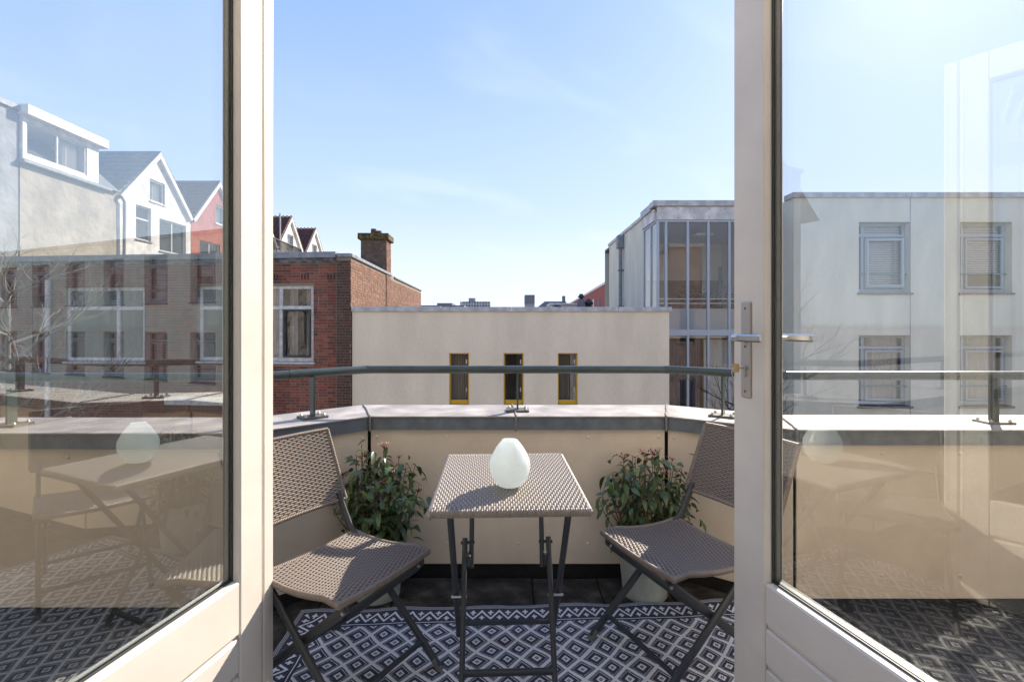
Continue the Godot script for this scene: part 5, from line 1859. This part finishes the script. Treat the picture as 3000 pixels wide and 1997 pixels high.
func door(side: int) -> void:
	var left := side > 0
	var lab := "white glazed French door with its inner face in sunlight and no handle" if left else "white glazed French door with a lever handle and a key in its lock"
	var hinge := p(-1.0555, 0.0, 0.700) if left else p(0.9714, 0.0, 0.677)
	var t := thing("french_door", lab, "door", hinge, "pair of open French doors")
	var d := Vector3(0.196, 0, -0.981) if left else Vector3(-0.2334, 0, -0.9724)
	d = d.normalized()
	t.basis = Basis(d, Vector3.UP, d.cross(Vector3.UP))
	var W := 1.035 if left else 0.955
	var ug := 0.875 if left else 0.820       # where the glass ends, towards the free edge
	var us := W - 0.060 if left else W
	var gb := 0.505 if left else 0.545       # glass bottom
	var gt := 2.42
	var top := 2.55
	var zi := 0.042 * side                   # inner face
	var zo := -0.026 * side
	var lo := minf(zi, zo)
	var hi := maxf(zi, zo)
	var P: Material = mats.door_paint
	var s := Shape.new()
	s.soft(Vector3(ug, 0.02, lo), Vector3(us, top, hi), 0.004)
	obj("lock_stile", s, P, t)
	s = Shape.new()
	s.soft(Vector3(0.0, 0.02, lo), Vector3(0.12, top, hi), 0.004)
	obj("hinge_stile", s, P, t)
	s = Shape.new()
	s.soft(Vector3(0.12, gt, lo + 0.001), Vector3(ug, top, hi - 0.001), 0.004)
	obj("top_rail", s, P, t)
	if left:
		s = Shape.new()
		s.soft(Vector3(us + 0.010, 0.02, lo + 0.004), Vector3(W, top, hi - 0.003), 0.004)
		obj("cover_strip", s, P, t)
		s = Shape.new()
		s.box(Vector3(us - 0.003, 0.021, lo + 0.010), Vector3(us + 0.012, top - 0.001, hi - 0.012))
		obj("draught_seal", s, mats.bead_paint, t)
	# bottom rail and boards
	var g1 := gb - (0.169 if left else 0.125)
	s = Shape.new()
	s.soft(Vector3(0.12, g1 + 0.006, lo + 0.001), Vector3(ug, gb, hi - 0.001), 0.005)
	obj("bottom_rail", s, P, t)
	s = Shape.new()
	s.box(Vector3(0.121, 0.03, lo + 0.012), Vector3(ug - 0.001, gb - 0.02, hi - 0.013))
	obj("panel_core", s, P, t)
	var y := g1 - 0.006
	while y > 0.06:
		var y1 := maxf(y - 0.106, 0.022)
		s = Shape.new()
		s.soft(Vector3(0.12, y1, lo + 0.001), Vector3(ug, y, hi - 0.001), 0.006)
		obj("board", s, P, t)
		y = y1 - 0.012
	# insulated glass: two panes with a spacer between them
	for z in [-0.010, 0.010]:
		s = Shape.new()
		s.quad(Vector3(0.112, gb - 0.008, z), Vector3(ug + 0.008, gb - 0.008, z), Vector3(ug + 0.008, gt + 0.008, z), Vector3(0.112, gt + 0.008, z))
		var sheet := obj("glass_pane", s, mats.door_glass, t)
		if z * side > 0:
			s = Shape.new()
			z -= 0.001 * side
			s.quad(Vector3(0.112, gb - 0.008, z), Vector3(ug + 0.008, gb - 0.008, z), Vector3(ug + 0.008, gt + 0.008, z), Vector3(0.112, gt + 0.008, z))
			obj("metal_film", s, mats.glass_film if left else mats.glass_film_thin, sheet)
	s = Shape.new()
	s.box(Vector3(ug - 0.006, gb, -0.0085), Vector3(ug + 0.006, gt, 0.0085)); s.box(Vector3(0.114, gb, -0.0085), Vector3(0.126, gt, 0.0085))
	s.box(Vector3(0.126, gb - 0.006, -0.0085), Vector3(ug - 0.006, gb + 0.006, 0.0085)); s.box(Vector3(0.126, gt - 0.006, -0.0085), Vector3(ug - 0.006, gt + 0.006, 0.0085))
	obj("spacer_bar", s, mats.spacer, t)
	for z in [0.0125 * side, -0.0125 * side]:
		s = Shape.new()
		var a := minf(z, z + signf(z) * 0.004)
		var b := maxf(z, z + signf(z) * 0.004)
		s.box(Vector3(ug - 0.005, gb, a), Vector3(ug - 0.0005, gt, b)); s.box(Vector3(0.1205, gb, a), Vector3(0.125, gt, b))
		s.box(Vector3(0.125, gb + 0.0005, a), Vector3(ug - 0.005, gb + 0.005, b))
		obj("gasket", s, mats.rubber, t)
	if left: return
	# lever handles on both faces, lock plate, cylinder
	var uc := ug + 0.072
	for f in [[zi, -1.0], [zo, 1.0]]:
		var z: float = f[0]
		var o: float = f[1]
		var zz := func(k: float) -> float: return z + o * k
		s = Shape.new()
		s.soft(Vector3(uc - 0.021, 1.078, minf(zz.call(0.0), zz.call(0.007))), Vector3(uc + 0.021, 1.372, maxf(zz.call(0.0), zz.call(0.007))), 0.003)
		var plate := obj("lock_plate", s, mats.satin, t)
		for yy in [1.352, 1.235, 1.098]:
			s = Shape.new()
			s.tube([Vector3(uc, yy, zz.call(0.006)), Vector3(uc, yy, zz.call(0.0078))], 0.0052, 12)
			obj("screw", s, mats.brass, plate)
			s = Shape.new()
			s.tube([Vector3(uc, yy, zz.call(0.0076)), Vector3(uc, yy, zz.call(0.0082))], 0.0028, 8)
			obj("screw_socket", s, mats.hole, plate)
		s = Shape.new()
		s.tube([Vector3(uc, 1.262, zz.call(0.006)), Vector3(uc, 1.262, zz.call(0.012))], 0.017, 20)
		s.tube([Vector3(uc, 1.262, zz.call(0.010)), Vector3(uc, 1.262, zz.call(0.036))], 0.0095, 14)
		s.tube([Vector3(uc, 1.262, zz.call(0.034)), Vector3(uc - 0.003, 1.262, zz.call(0.048)), Vector3(uc - 0.014, 1.262, zz.call(0.054)), Vector3(uc - 0.035, 1.262, zz.call(0.055))], 0.0105, 14, 0.011)
		s.soft(Vector3(uc - 0.122, 1.2515, minf(zz.call(0.047), zz.call(0.062))), Vector3(uc - 0.026, 1.2735, maxf(zz.call(0.047), zz.call(0.062))), 0.0045)
		obj("lever_handle", s, mats.steel, t)
		s = Shape.new()
		s.tube([Vector3(uc, 1.170, zz.call(0.004)), Vector3(uc, 1.170, zz.call(0.013))], 0.0085, 16)
		s.soft(Vector3(uc - 0.005, 1.142, minf(zz.call(0.004), zz.call(0.013))), Vector3(uc + 0.005, 1.168, maxf(zz.call(0.004), zz.call(0.013))), 0.003)
		obj("lock_cylinder", s, mats.satin, t)
	var k := thing("door_key", "brass key with a ring, left in the lock of the right door", "key", t.transform * Vector3(uc, 1.170, zi - 0.013))
	k.basis = t.basis
	s = Shape.new()
	s.soft(Vector3(-0.002, -0.003, -0.016), Vector3(0.002, 0.003, 0.002), 0.001)
	obj("blade", s, mats.steel, k)
	s = Shape.new()
	s.soft(Vector3(-0.0012, -0.013, -0.038), Vector3(0.0012, 0.012, -0.015), 0.0008)
	obj("bow", s, mats.brass, k)
	s = Shape.new()
	var ring: Array = []
	for i in 21:
		var a := TAU * i / 20.0
		ring.append(Vector3(0.004 * sin(a), -0.013 + 0.014 * cos(a), -0.034 + 0.010 * sin(a)))
	s.tube(ring, 0.0011, 6)
	obj("ring", s, mats.steel, k)
